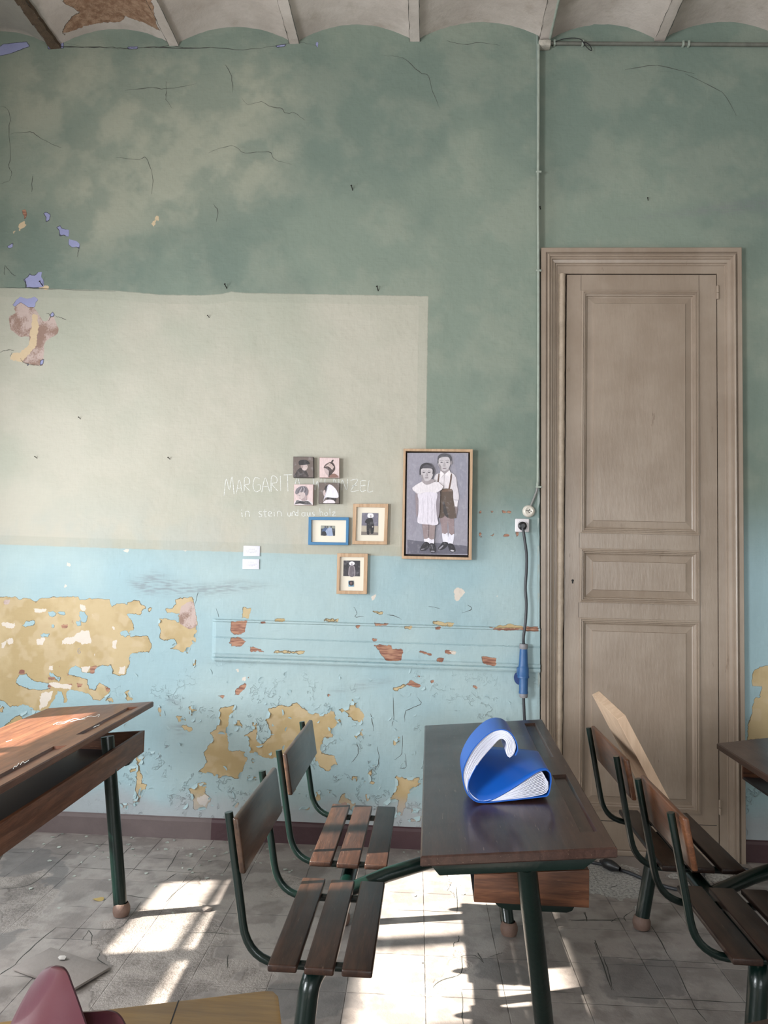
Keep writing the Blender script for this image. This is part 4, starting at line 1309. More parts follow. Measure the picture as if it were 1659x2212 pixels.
# --- the middle one
COR = [(-0.010, 2.028, 0.750), (0.487, 2.028, 0.795), (0.530, 3.635, 0.797), (-0.010, 3.632, 0.750)]
GRV = [(0.855, 0.945, 0.075, 0.425), (0.835, 0.925, 0.575, 0.955)]
desk_m = thing('school_desk', (0.05, 2.85, 0), 'dark school desk with two slatted seats carrying the curled blue folder', 'school desk', 'school desks with joined seats')
LEG_N = ((0.266, 2.085, 0.722), (0.385, 2.42, 0.0))
LEG_F = ((0.266, 3.57, 0.722), (0.350, 3.262, 0.0))
desk_parts(desk_m, ID, COR, GRV, LEG_N, LEG_F, (M_TOP, M_TRAYY, M_TRAY))
seat_parts(desk_m, ID, M_SLAT, M_BACK)

# --- the left one (its seats are outside the picture)
aL = math.radians(2.0)
pL = Vector((-1.333, 3.732, 0))


def TL_(p):
    p = Vector(p) - Vector((0.519, 3.634, 0))
    return Vector((pL.x + p.x * math.cos(aL) - p.y * math.sin(aL), pL.y + p.x * math.sin(aL) + p.y * math.cos(aL), p.z))


CORL = [(0.0, 2.03, 0.750), (0.519, 2.03, 0.797), (0.519, 3.634, 0.797), (0.0, 3.634, 0.750)]
desk_l = thing('school_desk', (-1.55, 2.95, 0), 'reddish school desk at left with sunlit streaks and open shelf below', 'school desk', 'school desks with joined seats')


def TLtray(p):
    q = Vector(p)
    q.x += 0.055
    q.y += 0.0
    if 0.5 < q.z < 0.7: q.z += 0.008
    return TL_(q)


inv = lambda w: Vector((0.519 + (w[0] - pL.x) * math.cos(aL) + (w[1] - pL.y) * math.sin(aL), 3.634 - (w[0] - pL.x) * math.sin(aL) + (w[1] - pL.y) * math.cos(aL), w[2]))
ft = inv((-1.260, 3.25, 0.0)); tp = inv((-1.375, 3.30, 0.722))
ft.x -= 0.055; tp.x -= 0.055
CT = [Vector(c) - Vector((0.055, 0, 0)) for c in CORL]
desk_parts(desk_l, TLtray, CT, [(0.845, 0.94, 0.10, 0.44), (0.845, 0.94, 0.56, 0.92)], ((0.16, 2.1, 0.722), (0.27, 2.45, 0.0)), (tp, ft), (M_TOPRED, M_TRAYY, M_TRAY))

# chalk scribbles left on its top
_n = (CORL and (TL_(CORL[1]) - TL_(CORL[0])).cross(TL_(CORL[3]) - TL_(CORL[0]))).normalized()
mb = MB()
for pts in ([(530, 350), (580, 325), (640, 322), (700, 300), (640, 335), (560, 345)], [(690, 312), (740, 288), (800, 296), (850, 278)], [(860, 275), (905, 262), (940, 270), (990, 245), (975, 275)],
            [(700, 320), (780, 300), (850, 292)], [(130, 790), (150, 760), (160, 770), (190, 730)], [(200, 750), (230, 715), (245, 730), (290, 700)], [(60, 520), (120, 500)], [(930, 375), (990, 350)]):
    P = catmull(crop(pts, 0, 1490, 4.608), 4)
    o_ = []
    for i, p in enumerate(P):
        t = (P[min(i + 1, len(P) - 1)] - P[max(i - 1, 0)]).normalized()
        w = Vector((-t.y, t.x, 0)) * 0.45
        for q in (p + w, p - w):
            d = ray(q.x, q.y)
            o_.append(CAM + d * ((TL_(CORL[0]) - CAM).dot(_n) / d.dot(_n)) + _n * 0.0008)
    mb.add(o_, [(2 * i, 2 * i + 1, 2 * i + 3, 2 * i + 2) for i in range(len(P) - 1)])
tag(mb.build('chalk_scribble', M_CHALK, desk_l), kind='stuff')

# --- the right one


def TR_(p):
    p = Vector(p)
    return Vector((1.245 + p.x + 0.07 * (p.x + 0.40), 0.943 * p.y + 0.284, p.z))


desk_r = thing('school_desk', (1.30, 2.95, 0), 'dark school desk at right with orange-brown backrests, a pine board on its far seat', 'school desk', 'school desks with joined seats')
CORR = [(-0.023, 1.95, 0.750), (0.44, 1.95, 0.82), (0.44, 3.40, 0.82), (-0.012, 3.395, 0.750)]
desk_parts(desk_r, TR_, CORR, [], ((0.266, 2.1, 0.722), (0.36, 2.42, 0)), ((0.266, 3.3, 0.722), (0.35, 3.2, 0)), (M_TOP, M_TRAYY, M_TRAY))
seat_parts(desk_r, TR_, M_SLATDK, M_BACKOR, near_len=(2.052, 2.560), far_len=(2.735, 3.400))

# --- a dark desk corner close to the camera at the lower right
desk_n = thing('school_desk', (0.95, 1.0, 0), 'corner of a dark desk top at the very bottom right edge', 'school desk')
u, w = Vector((0.92, 0.39, 0)).normalized(), Vector((0.39, -0.92, 0)).normalized()
o0 = Vector((0.36, 1.293, 0.75))
FLn, FRn = o0, o0 + u * 1.1
NLn, NRn = o0 + w * 0.5, o0 + u * 1.1 + w * 0.5
desktop_slab(MB(), NLn, NRn, FRn, FLn, 0.027, []).build('desktop', M_TOP, desk_n)
for c in (FLn + u * .12 + w * .1, FRn - u * .12 + w * .1, NLn + u * .12 - w * .1, NRn - u * .12 - w * .1):
    lg = MB().tube([(c.x, c.y, 0.724), (c.x, c.y, 0.03)], 0.0275, 16).build('desk_leg', M_GREEN, desk_n)
    foot(MB(), (c.x, c.y, 0), 0.0275).build('rubber_foot', M_FOOT, lg)

# --- yellowed table at the lower left, close to the camera
tb = thing('table', (-0.75, 1.0, 0), 'yellowed worn wooden table top at the bottom left, close to the camera', 'table')
c1 = Vector((-0.252, 1.386, 0.75))
u = (Vector((-0.676, 1.246, 0.75)) - c1).normalized()
w = Vector((0.26, -0.966, 0)).normalized()
bm = bmesh.new()
pts = [c1 + u * 0.022, c1 + u * 0.008 + w * 0.004, c1 + w * 0.022, c1 + w * 0.55, c1 + u * 1.25 + w * 0.55, c1 + u * 1.25]
MB().prism([p - Vector((0, 0, 0.0045)) for p in pts], (0, 0, 0.0045), 0.0015).build('table_top', M_YELLOWTOP, tb)
MB().prism([p - Vector((0, 0, 0.026)) for p in pts], (0, 0, 0.0212), 0.002).build('table_edge', M_PALEEDGE, tb)
for s, q in ((0.12, 0.08), (1.15, 0.08), (0.12, 0.47), (1.15, 0.47)):
    c = c1 + u * s + w * q
    lg = MB().tube([(c.x, c.y, 0.724), (c.x, c.y, 0.03)], 0.02, 14).build('table_leg', M_STEEL, tb)
    foot(MB(), (c.x, c.y, 0), 0.02).build('rubber_foot', M_FOOT, lg)
# joint between the two boards of its top
ja, jb = onZ(386, 2161, 0.7502), onZ(362, 2230, 0.7502)
d = Vector((0.0012, 0, 0))
MB().add([ja - d, ja + d, jb + d, jb - d], [(0, 1, 2, 3)]).build('board_joint', M_DARK, tb)

# ================================================================== curled folders
fold = thing('folder', (0.24, 2.32, 0.77), 'curled blue folder full of white pages standing on the middle desk', 'folder')
YB = 2.43      # near rim of the folder


def fp(pts, oy=0.0):
    out = []
    for x, y in pts:
        p = onY(x, y, YB)
        out.append(Vector((p.x, YB + oy, p.z)))
    return out


A2 = [(1181, 1664), (1188, 1670), (1190.5, 1682), (1189, 1698), (1184, 1717), (1172, 1721), (1150, 1723.5), (1100, 1729), (1060, 1733), (1040, 1733.5), (1024, 1729), (1009, 1713), (1001, 1690), (1000, 1668), (1007, 1645), (1021, 1620), (1038, 1600),
      (1054, 1586), (1068, 1578.5), (1083, 1576), (1098, 1580), (1109, 1591), (1116, 1606), (1118, 1620), (1113, 1632)]
B2 = [(1186, 1667), (1181, 1664), (1169, 1665), (1156, 1671), (1135, 1685), (1110, 1702), (1080, 1720), (1058, 1730), (1040, 1732), (1026, 1727), (1013, 1713), (1011, 1697), (1018, 1676), (1030, 1654)]
PA = [(1184, 1690), (1181, 1712), (1150, 1721), (1100, 1727), (1060, 1731), (1040, 1731.8), (1024, 1727), (1010, 1711.5), (1003, 1690), (1002, 1669), (1009, 1647), (1022.5, 1622), (1039, 1602), (1055, 1588.5), (1069, 1581), (1083, 1578.5), (1096.5, 1582), (1107, 1593), (1113, 1607), (1113, 1620), (1108, 1631), (1101, 1637)]
PB = [(1175, 1674), (1167, 1668), (1148, 1679), (1108, 1705), (1078, 1722), (1044, 1730.8), (1028, 1725.5), (1013.5, 1711), (1012, 1696), (1018, 1677), (1031, 1653), (1046, 1633), (1060, 1617), (1070, 1606), (1077, 1599), (1084, 1596), (1090, 1598.5), (1094, 1604), (1096, 1611), (1095, 1620), (1094, 1627), (1097, 1634)]
dep = Vector((0, 0.178, 0))
ca, cb = catmull(fp(A2), 4), catmull(fp(B2, 0.0012), 4)
MB().strip(ca, dep, 0.0032).build('outer_cover', M_BLUEBOOK, fold, 60)
zop = onY(1150, 1664, YB).z
far_b = [Vector((p.x, p.y + 0.24, max(p.z, zop + 0.012 * min(1, i / 30)))) for i, p in enumerate(cb)]
nb_ = len(cb)
mb = MB()
RB = 10
gridv = [cb[i].lerp(far_b[i], (k / RB)) + Vector((0, 0, (far_b[i].z - cb[i].z) * (math.sin(k / RB * PI / 2) - k / RB) * 0.6)) for k in range(RB + 1) for i in range(nb_)]
mb.add(gridv, [(k * nb_ + i, k * nb_ + i + 1, (k + 1) * nb_ + i + 1, (k + 1) * nb_ + i) for k in range(RB) for i in range(nb_ - 1)], 0, True)
ic = mb.build('inner_cover', M_BLUEBOOK, fold, 60)
sol = ic.modifiers.new('thickness', 'SOLIDIFY')
sol.thickness = 0.003
sol.offset = 0
pa, pb = catmull(fp(PA, 0.004), 3), catmull(fp(PB, 0.004), 3)
mb = MB()
K = 15
for k in range(K):
    t = k / (K - 1)
    path = [a.lerp(b, t) for a, b in zip(pa, pb)]
    off = Vector((0, 0.0015 * math.sin(k * 2.3), 0))
    mb.strip([p + off for p in path], dep * 0.96, 0.0016)
mb.build('pages', M_PAPER, fold, 50)

bur = thing('folder', (-0.62, 1.22, 0.75), 'curled burgundy folder on the yellowed table at the bottom left corner', 'folder')


def ruled(name, La, Lb, ya, yb, bulge, th=0.0035):
    a = catmull([tuple(onY(x, y, ya)) for x, y in La], 5)
    b = catmull([tuple(onY(x, y, yb)) for x, y in Lb], 5)
    n = min(len(a), len(b))
    vs, fs = [], []
    M = 14
    for layer in (0, 1):
        for i in range(n):
            for j in range(M):
                t = j / (M - 1)
                p = a[i].lerp(b[i], t)
                p = p + Vector((0, -1, 0.25)) * bulge * math.sin(PI * t) * (0.35 + 0.65 * i / (n - 1) if La[0][1] < La[-1][1] else 1)
                vs.append(p + Vector((0.2, 1, -0.1)) * (th * layer))
    vs = [Vector((v.x, v.y, max(v.z, 0.7512))) for v in vs]
    N = n * M
    for i in range(n - 1):
        for j in range(M - 1):
            q = (i * M + j, i * M + j + 1, (i + 1) * M + j + 1, (i + 1) * M + j)
            fs += [q, tuple(N + k for k in q[::-1])]
    for i in range(n - 1):
        for j in (0, M - 1):
            fs.append((i * M + j, (i + 1) * M + j, N + (i + 1) * M + j, N + i * M + j))
    for i in (0, n - 1):
        for j in range(M - 1):
            fs.append((i * M + j, i * M + j + 1, N + i * M + j + 1, N + i * M + j))
    mb = MB(); mb.add(vs, fs, 0, True)
    return mb.build(name, M_BURG, bur, 60)


ruled('front_cover', [(112, 2087), (96, 2093), (80, 2110), (60, 2140), (38, 2180), (18, 2222), (0, 2262)],
      [(116, 2087), (133, 2090), (144, 2102), (153, 2125), (166, 2160), (184, 2212), (200, 2262)], 1.22, 1.12, 0.022)
ruled('back_cover', [(150, 2186), (150, 2200), (150, 2225), (150, 2262)], [(232, 2183), (252, 2190), (268, 2212), (285, 2262)], 1.18, 1.15, 0.012)

# ================================================================== the pine board on the far right seat
pine = thing('wooden_board', (0.90, 3.15, 0.45), 'pale raw pine board propped on the far right seat against its backrest', 'board')
d0 = (Vector((0.869, 0, 0.691)) - Vector((0.741, 0, 0.930))).normalized()
nt, ft_ = Vector((0.727, 3.04, 0.921)), Vector((0.727, 3.50, 0.938))
th = Vector((0.031, 0, 0.017))
L = (nt.z - 0.462) / -d0.z
MB().hexa([nt + d0 * L, nt + d0 * L + th, ft_ + d0 * (L + 0.02) + th, ft_ + d0 * (L + 0.02), nt, nt + th, ft_ + th, ft_], 0.0012, 1).build('board', M_PINE, pine)


# ================================================================== pictures on the wall
def srgb(*c):
    return tuple(((x / 255) / 12.92 if x / 255 <= 0.04045 else ((x / 255 + 0.055) / 1.055) ** 2.4) for x in c)


def ell(cx, cy, rx, ry, a0=0, a1=360, n=20, rot=0):
    out = []
    r = math.radians(rot)
    full = abs(a1 - a0) >= 360
    for k in range(n if full else n + 1):
        a = math.radians(a0 + (a1 - a0) * k / n)
        x, y = rx * math.cos(a), ry * math.sin(a)
        out.append((cx + x * math.cos(r) - y * math.sin(r), cy + x * math.sin(r) + y * math.cos(r)))
    return out


class Art:
    """a flat painted picture: layered outlines in one mesh with one colour attribute"""

    def __init__(self, y, ox, oy, s):
        self.y, self.o = y, (ox, oy, s)
        self.v, self.f, self.c = [], [], []
        self.k = 0
        self.lim = None

    def px(self, pts):
        ox, oy, s = self.o
        return [(ox + x / s, oy + y / s) for x, y in pts]

    def add(self, pts, col, smooth=True):
        p = self.px(pts)
        if smooth and len(p) < 14:
            p = [(q.x, q.y) for q in catmull(p, 4, True)]
        if self.lim:
            (x0, y0), (x1, y1) = self.lim
            p = [(min(max(x, x0), x1), min(max(y, y0), y1)) for x, y in p]
        b = len(self.v)
        for x, y in p:
            w = onY(x, y, self.y)
            self.v.append((w.x, self.y - 0.00022 * self.k, w.z))
        self.f.append(tuple(range(b, b + len(p))))
        self.c.append(col)
        self.k += 1

    def line(self, pts, w, col):
        """a brush line of width w (picture pixels)"""
        P = catmull(pts, 4)
        L, R = [], []
        for i, p in enumerate(P):
            t = (P[min(i + 1, len(P) - 1)] - P[max(i - 1, 0)]).normalized()
            n = Vector((-t.y, t.x, 0)) * w / 2
            L.append(((p + n).x, (p + n).y)); R.append(((p - n).x, (p - n).y))
        self.add(L + R[::-1], col, False)

    def body(self, quad, depth, col):
        q = [onY(x, y, self.y) for x, y in self.px(quad)]
        b = len(self.v)
        self.v += [(p.x, self.y, p.z) for p in q] + [(p.x, self.y + depth, p.z) for p in q]
        for f in ((0, 1, 2, 3), (7, 6, 5, 4), (0, 4, 5, 1), (1, 5, 6, 2), (2, 6, 7, 3), (3, 7, 4, 0)):
            self.f.append(tuple(b + i for i in f)); self.c.append(col)
        self.k += 1
        xs_, ys_ = [x for x, y in self.px(quad)], [y for x, y in self.px(quad)]
        xs_.sort(); ys_.sort()
        self.lim = ((xs_[1] + 0.3, ys_[1] + 0.3), (xs_[2] - 0.3, ys_[2] - 0.3))

    def build(self, name, parent=None):
        me = bpy.data.meshes.new(name)
        off = root_off(parent)
        me.from_pydata([(x - off.x, y - off.y, z - off.z) for x, y, z in self.v], [], self.f)
        a = me.attributes.new('paint', 'FLOAT_COLOR', 'CORNER')
        cols = []
        for f, c in zip(self.f, self.c): cols += [(*c, 1)] * len(f)
        a.data.foreach_set('color', np.array(cols, np.float32).ravel())
        me.materials.append(M_ART)
        # all outlines face the room
        bm = bmesh.new(); bm.from_mesh(me)
        for f in bm.faces:
            if f.normal.y > 0 and abs(f.normal.y) > 0.9 and f.calc_center_median().y + off.y < self.y + 0.004: f.normal_flip()
        bmesh.ops.triangulate(bm, faces=[f for f in bm.faces if len(f.verts) > 4])
        bm.to_mesh(me); bm.free()
        o = bpy.data.objects.new(name, me)
        COL.objects.link(o)
        if parent: o.parent = parent
        return o


def frame_ring(mb, outer, inner, yf, yb, ybi):
    """outer, inner: four photo points each; front plane yf, back yb, inner lip goes back to ybi"""
    O = [onY(x, y, yf) for x, y in outer]
    I = [onY(x, y, yf) for x, y in inner]
    c = sum(O, Vector()) / 4
    e = 0.0012
    O1 = [p + (c - p).normalized() * e for p in O]
    I1 = [p - (c - p).normalized() * e for p in I]
    rows = [[Vector((p.x, yb, p.z)) for p in O], [Vector((p.x, yf + e, p.z)) for p in O], O1, I1, [Vector((p.x, yf + e, p.z)) for p in I], [Vector((p.x, ybi, p.z)) for p in I]]
    for a, b in zip(rows[:-1], rows[1:]):
        for k in range(4):
            mb.add([a[k], a[(k + 1) % 4], b[(k + 1) % 4], b[k]], [(0, 1, 2, 3)])
    mb.add(rows[0][::-1], [(0, 1, 2, 3)])
    return mb


G = lambda g: srgb(g, g, g + 4)
P7 = lambda p: crop(p, 860, 950, 7.9)
P8 = lambda p: crop(p, 600, 960, 6.38)

# --- the large portrait of two children
po = thing('framed_painting', tuple(onY(945, 1090, YW - 0.02)), 'large oak-framed painting of a girl in white and a boy in braces', 'painting')
fo, fi = P7([(92, 150), (1275, 160), (1255, 2050), (62, 2030)]), P7([(130, 190), (1228, 205), (1205, 2008), (100, 1980)])
frame_ring(MB(), fo, fi, YW - 0.046, YW - 0.004, YW - 0.008).build('frame', M_OAK, po)
mb = MB(); q = [onY(x, y, YW - 0.012) for x, y in fi]
mb.add(q, [(0, 1, 2, 3)]); mb.build('shadow_gap', M_BLACKGAP, po)
a = Art(YW - 0.038, 860, 950, 7.9)
a.body([(155, 225), (1198, 225), (1183, 1968), (130, 1950)], 0.024, srgb(150, 146, 158))
bgd = srgb(128, 126, 140)
a.add([(960, 300), (1150, 290), (1150, 880), (1060, 1000), (1000, 600)], srgb(144, 142, 156))
a.add([(185, 900), (320, 880), (330, 1400), (260, 1600), (190, 1550)], srgb(145, 140, 153))
a.add([(135, 1705), (560, 1750), (1180, 1812), (1182, 1966), (132, 1950)], srgb(98, 95, 108), False)
skin, skin2, dkhair, whit = srgb(196, 188, 191), srgb(160, 150, 153), srgb(58, 54, 60), srgb(226, 218, 222)
# boy: legs, socks, shoes
a.add([(715, 1300), (840, 1300), (838, 1480), (840, 1620), (755, 1620), (740, 1500)], srgb(150, 130, 132))
a.add([(850, 1320), (945, 1320), (955, 1500), (950, 1640), (872, 1640), (860, 1480)], srgb(146, 126, 128))
a.add([(750, 1600), (800, 1612), (842, 1590), (852, 1752), (775, 1750)], srgb(230, 226, 236))
a.add([(865, 1600), (910, 1628), (958, 1615), (925, 1782), (855, 1775)], srgb(228, 224, 236))
sh = srgb(38, 35, 42)
a.add([(765, 1745), (850, 1755), (840, 1810), (770, 1870), (700, 1880), (680, 1850), (720, 1800)], sh)
a.add([(855, 1775), (930, 1780), (975, 1860), (970, 1910), (900, 1915), (860, 1850)], sh)
a.add([(700, 1850), (760, 1800), (770, 1815), (715, 1868)], srgb(150, 145, 155))
a.add(ell(925, 1892, 34, 14, rot=10), srgb(190, 185, 195))
# boy: shirt, arm, hand, shorts, braces
a.add([(640, 600), (720, 570), (900, 560), (985, 640), (1005, 780), (1040, 960), (1020, 1050), (1005, 1150), (945, 1145), (945, 1040), (925, 860), (720, 860), (620, 700)], whit)
a.add([(930, 600), (985, 650), (1005, 790), (1038, 960), (1022, 1040), (950, 1030), (930, 860), (915, 760)], srgb(214, 206, 212))
a.add([(945, 1140), (1008, 1148), (1012, 1220), (990, 1300), (950, 1320), (915, 1240), (925, 1170)], srgb(132, 118, 120))
a.add([(720, 850), (920, 850), (940, 1000), (990, 1300), (975, 1335), (890, 1345), (800, 1290), (760, 1325), (690, 1310), (710, 1000)], srgb(92, 76, 66))
a.add([(780, 1050), (830, 1200), (860, 1330), (800, 1290), (770, 1200)], srgb(62, 56, 56))
a.add([(745, 850), (918, 840), (922, 880), (750, 890)], srgb(112, 88, 74), False)
a.line([(700, 580), (690, 640), (680, 720)], 24, srgb(104, 82, 74))
a.line([(905, 580), (900, 680), (868, 845)], 26, srgb(104, 82, 74))
a.line([(785, 610), (780, 720), (778, 830)], 6, srgb(180, 172, 178))
a.line([(952, 1022), (1022, 1030)], 8, srgb(170, 162, 168))
# boy: neck, collar, head
a.add([(730, 480), (865, 490), (870, 560), (790, 590), (725, 545)], skin2)
a.add([(725, 530), (790, 585), (720, 660), (705, 600)], srgb(236, 228, 230), False)
a.add([(875, 520), (905, 580), (880, 650), (795, 590)], srgb(236, 228, 230), False)
a.add(ell(785, 385, 108, 150), skin)
a.add([(672, 400), (680, 290), (740, 240), (830, 240), (900, 290), (905, 390), (890, 400), (870, 310), (790, 295), (700, 320), (690, 400)], srgb(82, 80, 86))
a.add(ell(905, 395, 14, 32), srgb(140, 132, 136))
for ex in (742, 838):
    a.add(ell(ex, 388, 24, 8), srgb(122, 116, 122)); a.add(ell(ex, 388, 9, 8), srgb(74, 70, 76)); a.line([(ex - 32, 362), (ex, 353), (ex + 30, 361)], 6, srgb(132, 126, 132))
a.add([(785, 390), (800, 450), (780, 462), (764, 450)], srgb(168, 160, 164)); a.add(ell(788, 492, 32, 8), srgb(136, 122, 128)); a.add([(690, 420), (715, 440), (735, 520), (760, 540), (720, 510), (692, 460)], srgb(150, 143, 148))
# girl: legs, socks, shoes
a.add([(415, 1440), (525, 1450), (520, 1560), (515, 1690), (445, 1690), (425, 1560)], srgb(146, 128, 130))
a.add([(528, 1450), (630, 1440), (625, 1560), (612, 1700), (530, 1700), (525, 1560)], srgb(150, 132, 132))
a.line([(526, 1450), (522, 1680)], 12, srgb(92, 80, 84))
a.add([(440, 1695), (485, 1690), (530, 1675), (525, 1755), (460, 1750)], srgb(232, 226, 234))
a.add([(530, 1690), (570, 1705), (612, 1700), (605, 1778), (535, 1780)], srgb(228, 222, 232))
a.add([(455, 1745), (525, 1765), (510, 1830), (450, 1885), (385, 1890), (380, 1850)], sh)
a.add([(535, 1775), (605, 1775), (635, 1880), (610, 1930), (555, 1920), (530, 1850)], sh)
a.add(ell(420, 1868, 34, 10, rot=-10), srgb(130, 126, 136)); a.add(ell(590, 1905, 36, 11, rot=4), srgb(140, 136, 146))
a.line([(570, 1790), (590, 1860)], 10, srgb(130, 126, 136))
# girl: arms
a.add([(300, 920), (355, 930), (350, 1100), (335, 1300), (310, 1290), (300, 1100)], srgb(146, 132, 138))
a.add([(645, 910), (715, 890), (710, 1150), (700, 1290), (670, 1345), (630, 1330), (640, 1150)], srgb(138, 128, 136))
# girl: dress and cape collar
a.add([(355, 900), (650, 890), (645, 1100), (660, 1300), (685, 1430), (610, 1462), (540, 1450), (420, 1440), (330, 1405), (345, 1250), (350, 1050)], srgb(222, 214, 224))
for lx, ly0, ly1 in ((420, 1000, 1400), (500, 960, 1430), (570, 1000, 1420), (620, 1100, 1400)):
    a.line([(lx, ly0), (lx + 6, (ly0 + ly1) / 2), (lx, ly1)], 10, srgb(205, 197, 208))
a.add([(240, 825), (310, 770), (410, 715), (480, 770), (620, 725), (690, 730), (770, 800), (745, 850), (690, 890), (650, 915), (560, 890), (450, 900), (360, 935), (310, 915), (255, 870)], whit)
a.line([(255, 865), (310, 905), (360, 930)], 7, srgb(190, 182, 190))
a.line([(650, 910), (700, 880), (750, 845)], 7, srgb(190, 182, 190))
# girl: neck and head
a.add([(420, 680), (600, 680), (612, 725), (490, 772), (415, 725)], skin2)
a.add(ell(488, 575, 108, 135), skin)
a.add([(366, 600), (372, 480), (420, 415), (500, 398), (570, 430), (610, 510), (605, 590), (585, 585), (582, 505), (480, 492), (395, 505), (392, 590)], dkhair)
a.add([(420, 470), (480, 430), (560, 450), (570, 490), (480, 480)], srgb(84, 80, 88))
for ex in (438, 528):
    a.add(ell(ex, 562, 25, 8), srgb(124, 117, 124)); a.add(ell(ex, 562, 9, 8), srgb(76, 71, 78)); a.line([(ex - 28, 541), (ex, 534), (ex + 28, 541)], 5, srgb(138, 131, 138))
a.add([(485, 560), (500, 620), (482, 632), (465, 620)], srgb(168, 160, 164)); a.add(ell(485, 655, 30, 8), srgb(136, 122, 128)); a.add([(388, 600), (410, 610), (432, 680), (470, 705), (420, 680), (392, 640)], srgb(150, 143, 148))
a.build('canvas', po)

# --- four small canvases
yc = YW - 0.034
brown, pink = srgb(106, 92, 86), srgb(214, 190, 188)
a = Art(yc, 600, 960, 6.38)
a.body([(215, 168), (490, 172), (492, 458), (212, 455)], 0.033, srgb(62, 52, 50))
a.add([(219, 174), (486, 178), (488, 452), (216, 450)], brown, False)
a.add([(232, 448), (250, 390), (280, 345), (320, 325), (380, 350), (415, 410), (412, 448)], srgb(56, 47, 46))
a.add([(262, 440), (290, 370), (300, 440)], srgb(78, 68, 66)); a.add([(330, 360), (360, 380), (395, 440), (350, 440)], srgb(72, 62, 60))
a.add([(318, 290), (340, 265), (395, 280), (412, 300), (408, 330), (385, 358), (350, 355), (330, 330)], srgb(196, 176, 172))
a.add([(318, 285), (335, 285), (340, 325), (322, 320)], srgb(180, 158, 154))
a.add([(292, 275), (290, 235), (330, 212), (390, 215), (425, 240), (440, 268), (400, 278), (360, 285), (310, 285)], srgb(40, 34, 36))
a.line([(385, 300), (400, 300)], 5, srgb(70, 60, 60)); a.line([(335, 330), (335, 290)], 8, srgb(60, 50, 50))
c1 = a.build('small_canvas'); tag(c1, 'small square canvas of a boy in a dark cap, upper left of the four', 'painting', 'small square canvases')
a = Art(yc, 600, 960, 6.38)
a.body([(575, 178), (848, 185), (848, 462), (572, 458)], 0.033, srgb(176, 150, 144))
a.add([(578, 182), (845, 189), (845, 457), (576, 454)], pink, False)
a.add([(640, 340), (660, 330), (710, 370), (715, 430), (690, 430), (660, 400)], srgb(186, 166, 164))
a.add([(633, 325), (650, 285), (700, 250), (750, 245), (785, 290), (790, 345), (760, 390), (725, 430), (705, 400), (700, 360), (660, 330)], srgb(72, 56, 54))
for k in range(4):
    o = k * 28
    a.line([(655 + o * 0.55, 300 - o * 0.52), (705 + o * 0.4, 302 - o * 0.3), (755 + o * 0.22, 348 - o * 0.38)], 9, srgb(214, 192, 186))
a.add([(735, 250), (745, 222), (765, 210), (768, 225), (752, 250)], srgb(60, 48, 46))
a.add([(705, 440), (760, 405), (800, 412), (835, 455), (710, 455)], srgb(134, 98, 88)); a.line([(712, 400), (705, 450)], 14, srgb(62, 50, 50))
c2 = a.build('small_canvas'); tag(c2, 'small pink square canvas of a child in a striped pointed hood', 'painting', 'small square canvases')
a = Art(yc, 600, 960, 6.38)
a.body([(222, 550), (490, 550), (485, 838), (222, 835)], 0.033, srgb(184, 158, 152))
a.add([(225, 554), (487, 554), (482, 833), (225, 831)], pink, False)
a.add([(220, 832), (250, 775), (330, 765), (420, 768), (470, 800), (480, 832)], srgb(214, 204, 206))
for k in range(7):
    a.line([(232 + k * 4, 826 - k * 9), (300 + k * 10, 800 - k * 4 + 12), (380, 826 - k * 7), (470 - k * 8, 826 - k * 7)], 6, srgb(46, 42, 46))
a.add([(330, 700), (390, 690), (400, 760), (370, 780), (325, 770)], srgb(170, 150, 150))
a.add([(262, 670), (330, 640), (380, 670), (372, 720), (330, 755), (290, 745), (285, 715), (265, 705)], srgb(196, 178, 176))
a.add([(240, 665), (262, 610), (320, 577), (380, 580), (418, 630), (412, 690), (385, 705), (370, 665), (330, 655), (290, 672), (262, 690)], srgb(120, 112, 118))
for k in range(5):
    a.line([(330 + k * 8, 585), (300 + k * 22, 620), (275 + k * 24, 665)], 5, srgb(196, 188, 194) if k % 2 else srgb(66, 60, 66))
a.line([(290, 700), (310, 706)], 5, srgb(80, 70, 72)); a.line([(300, 742), (315, 744)], 5, srgb(120, 90, 92))
c3 = a.build('small_canvas'); tag(c3, 'small pink square canvas of a fair boy in a striped shirt', 'painting', 'small square canvases')
a = Art(yc, 600, 960, 6.38)
a.body([(568, 525), (848, 532), (845, 818), (562, 812)], 0.033, srgb(70, 58, 54))
a.add([(572, 530), (845, 537), (841, 813), (567, 808)], brown, False)
a.add([(650, 590), (670, 565), (695, 570), (690, 640), (655, 680), (640, 640)], srgb(48, 42, 44))
a.add([(630, 640), (650, 625), (662, 680), (650, 715), (632, 700), (626, 665)], srgb(190, 170, 168))
a.add([(680, 730), (800, 730), (790, 790), (690, 780)], srgb(52, 44, 46))
a.add([(632, 808), (660, 770), (720, 760), (775, 775), (782, 812)], srgb(226, 214, 218))
a.add([(698, 556), (760, 575), (815, 640), (836, 728), (760, 735), (690, 728), (650, 740), (632, 785), (640, 735), (665, 660)], srgb(230, 224, 236))
a.line([(700, 565), (670, 660), (650, 735)], 5, srgb(170, 164, 176))
c4 = a.build('small_canvas'); tag(c4, 'small dark square canvas of a figure in a white headscarf', 'painting', 'small square canvases')


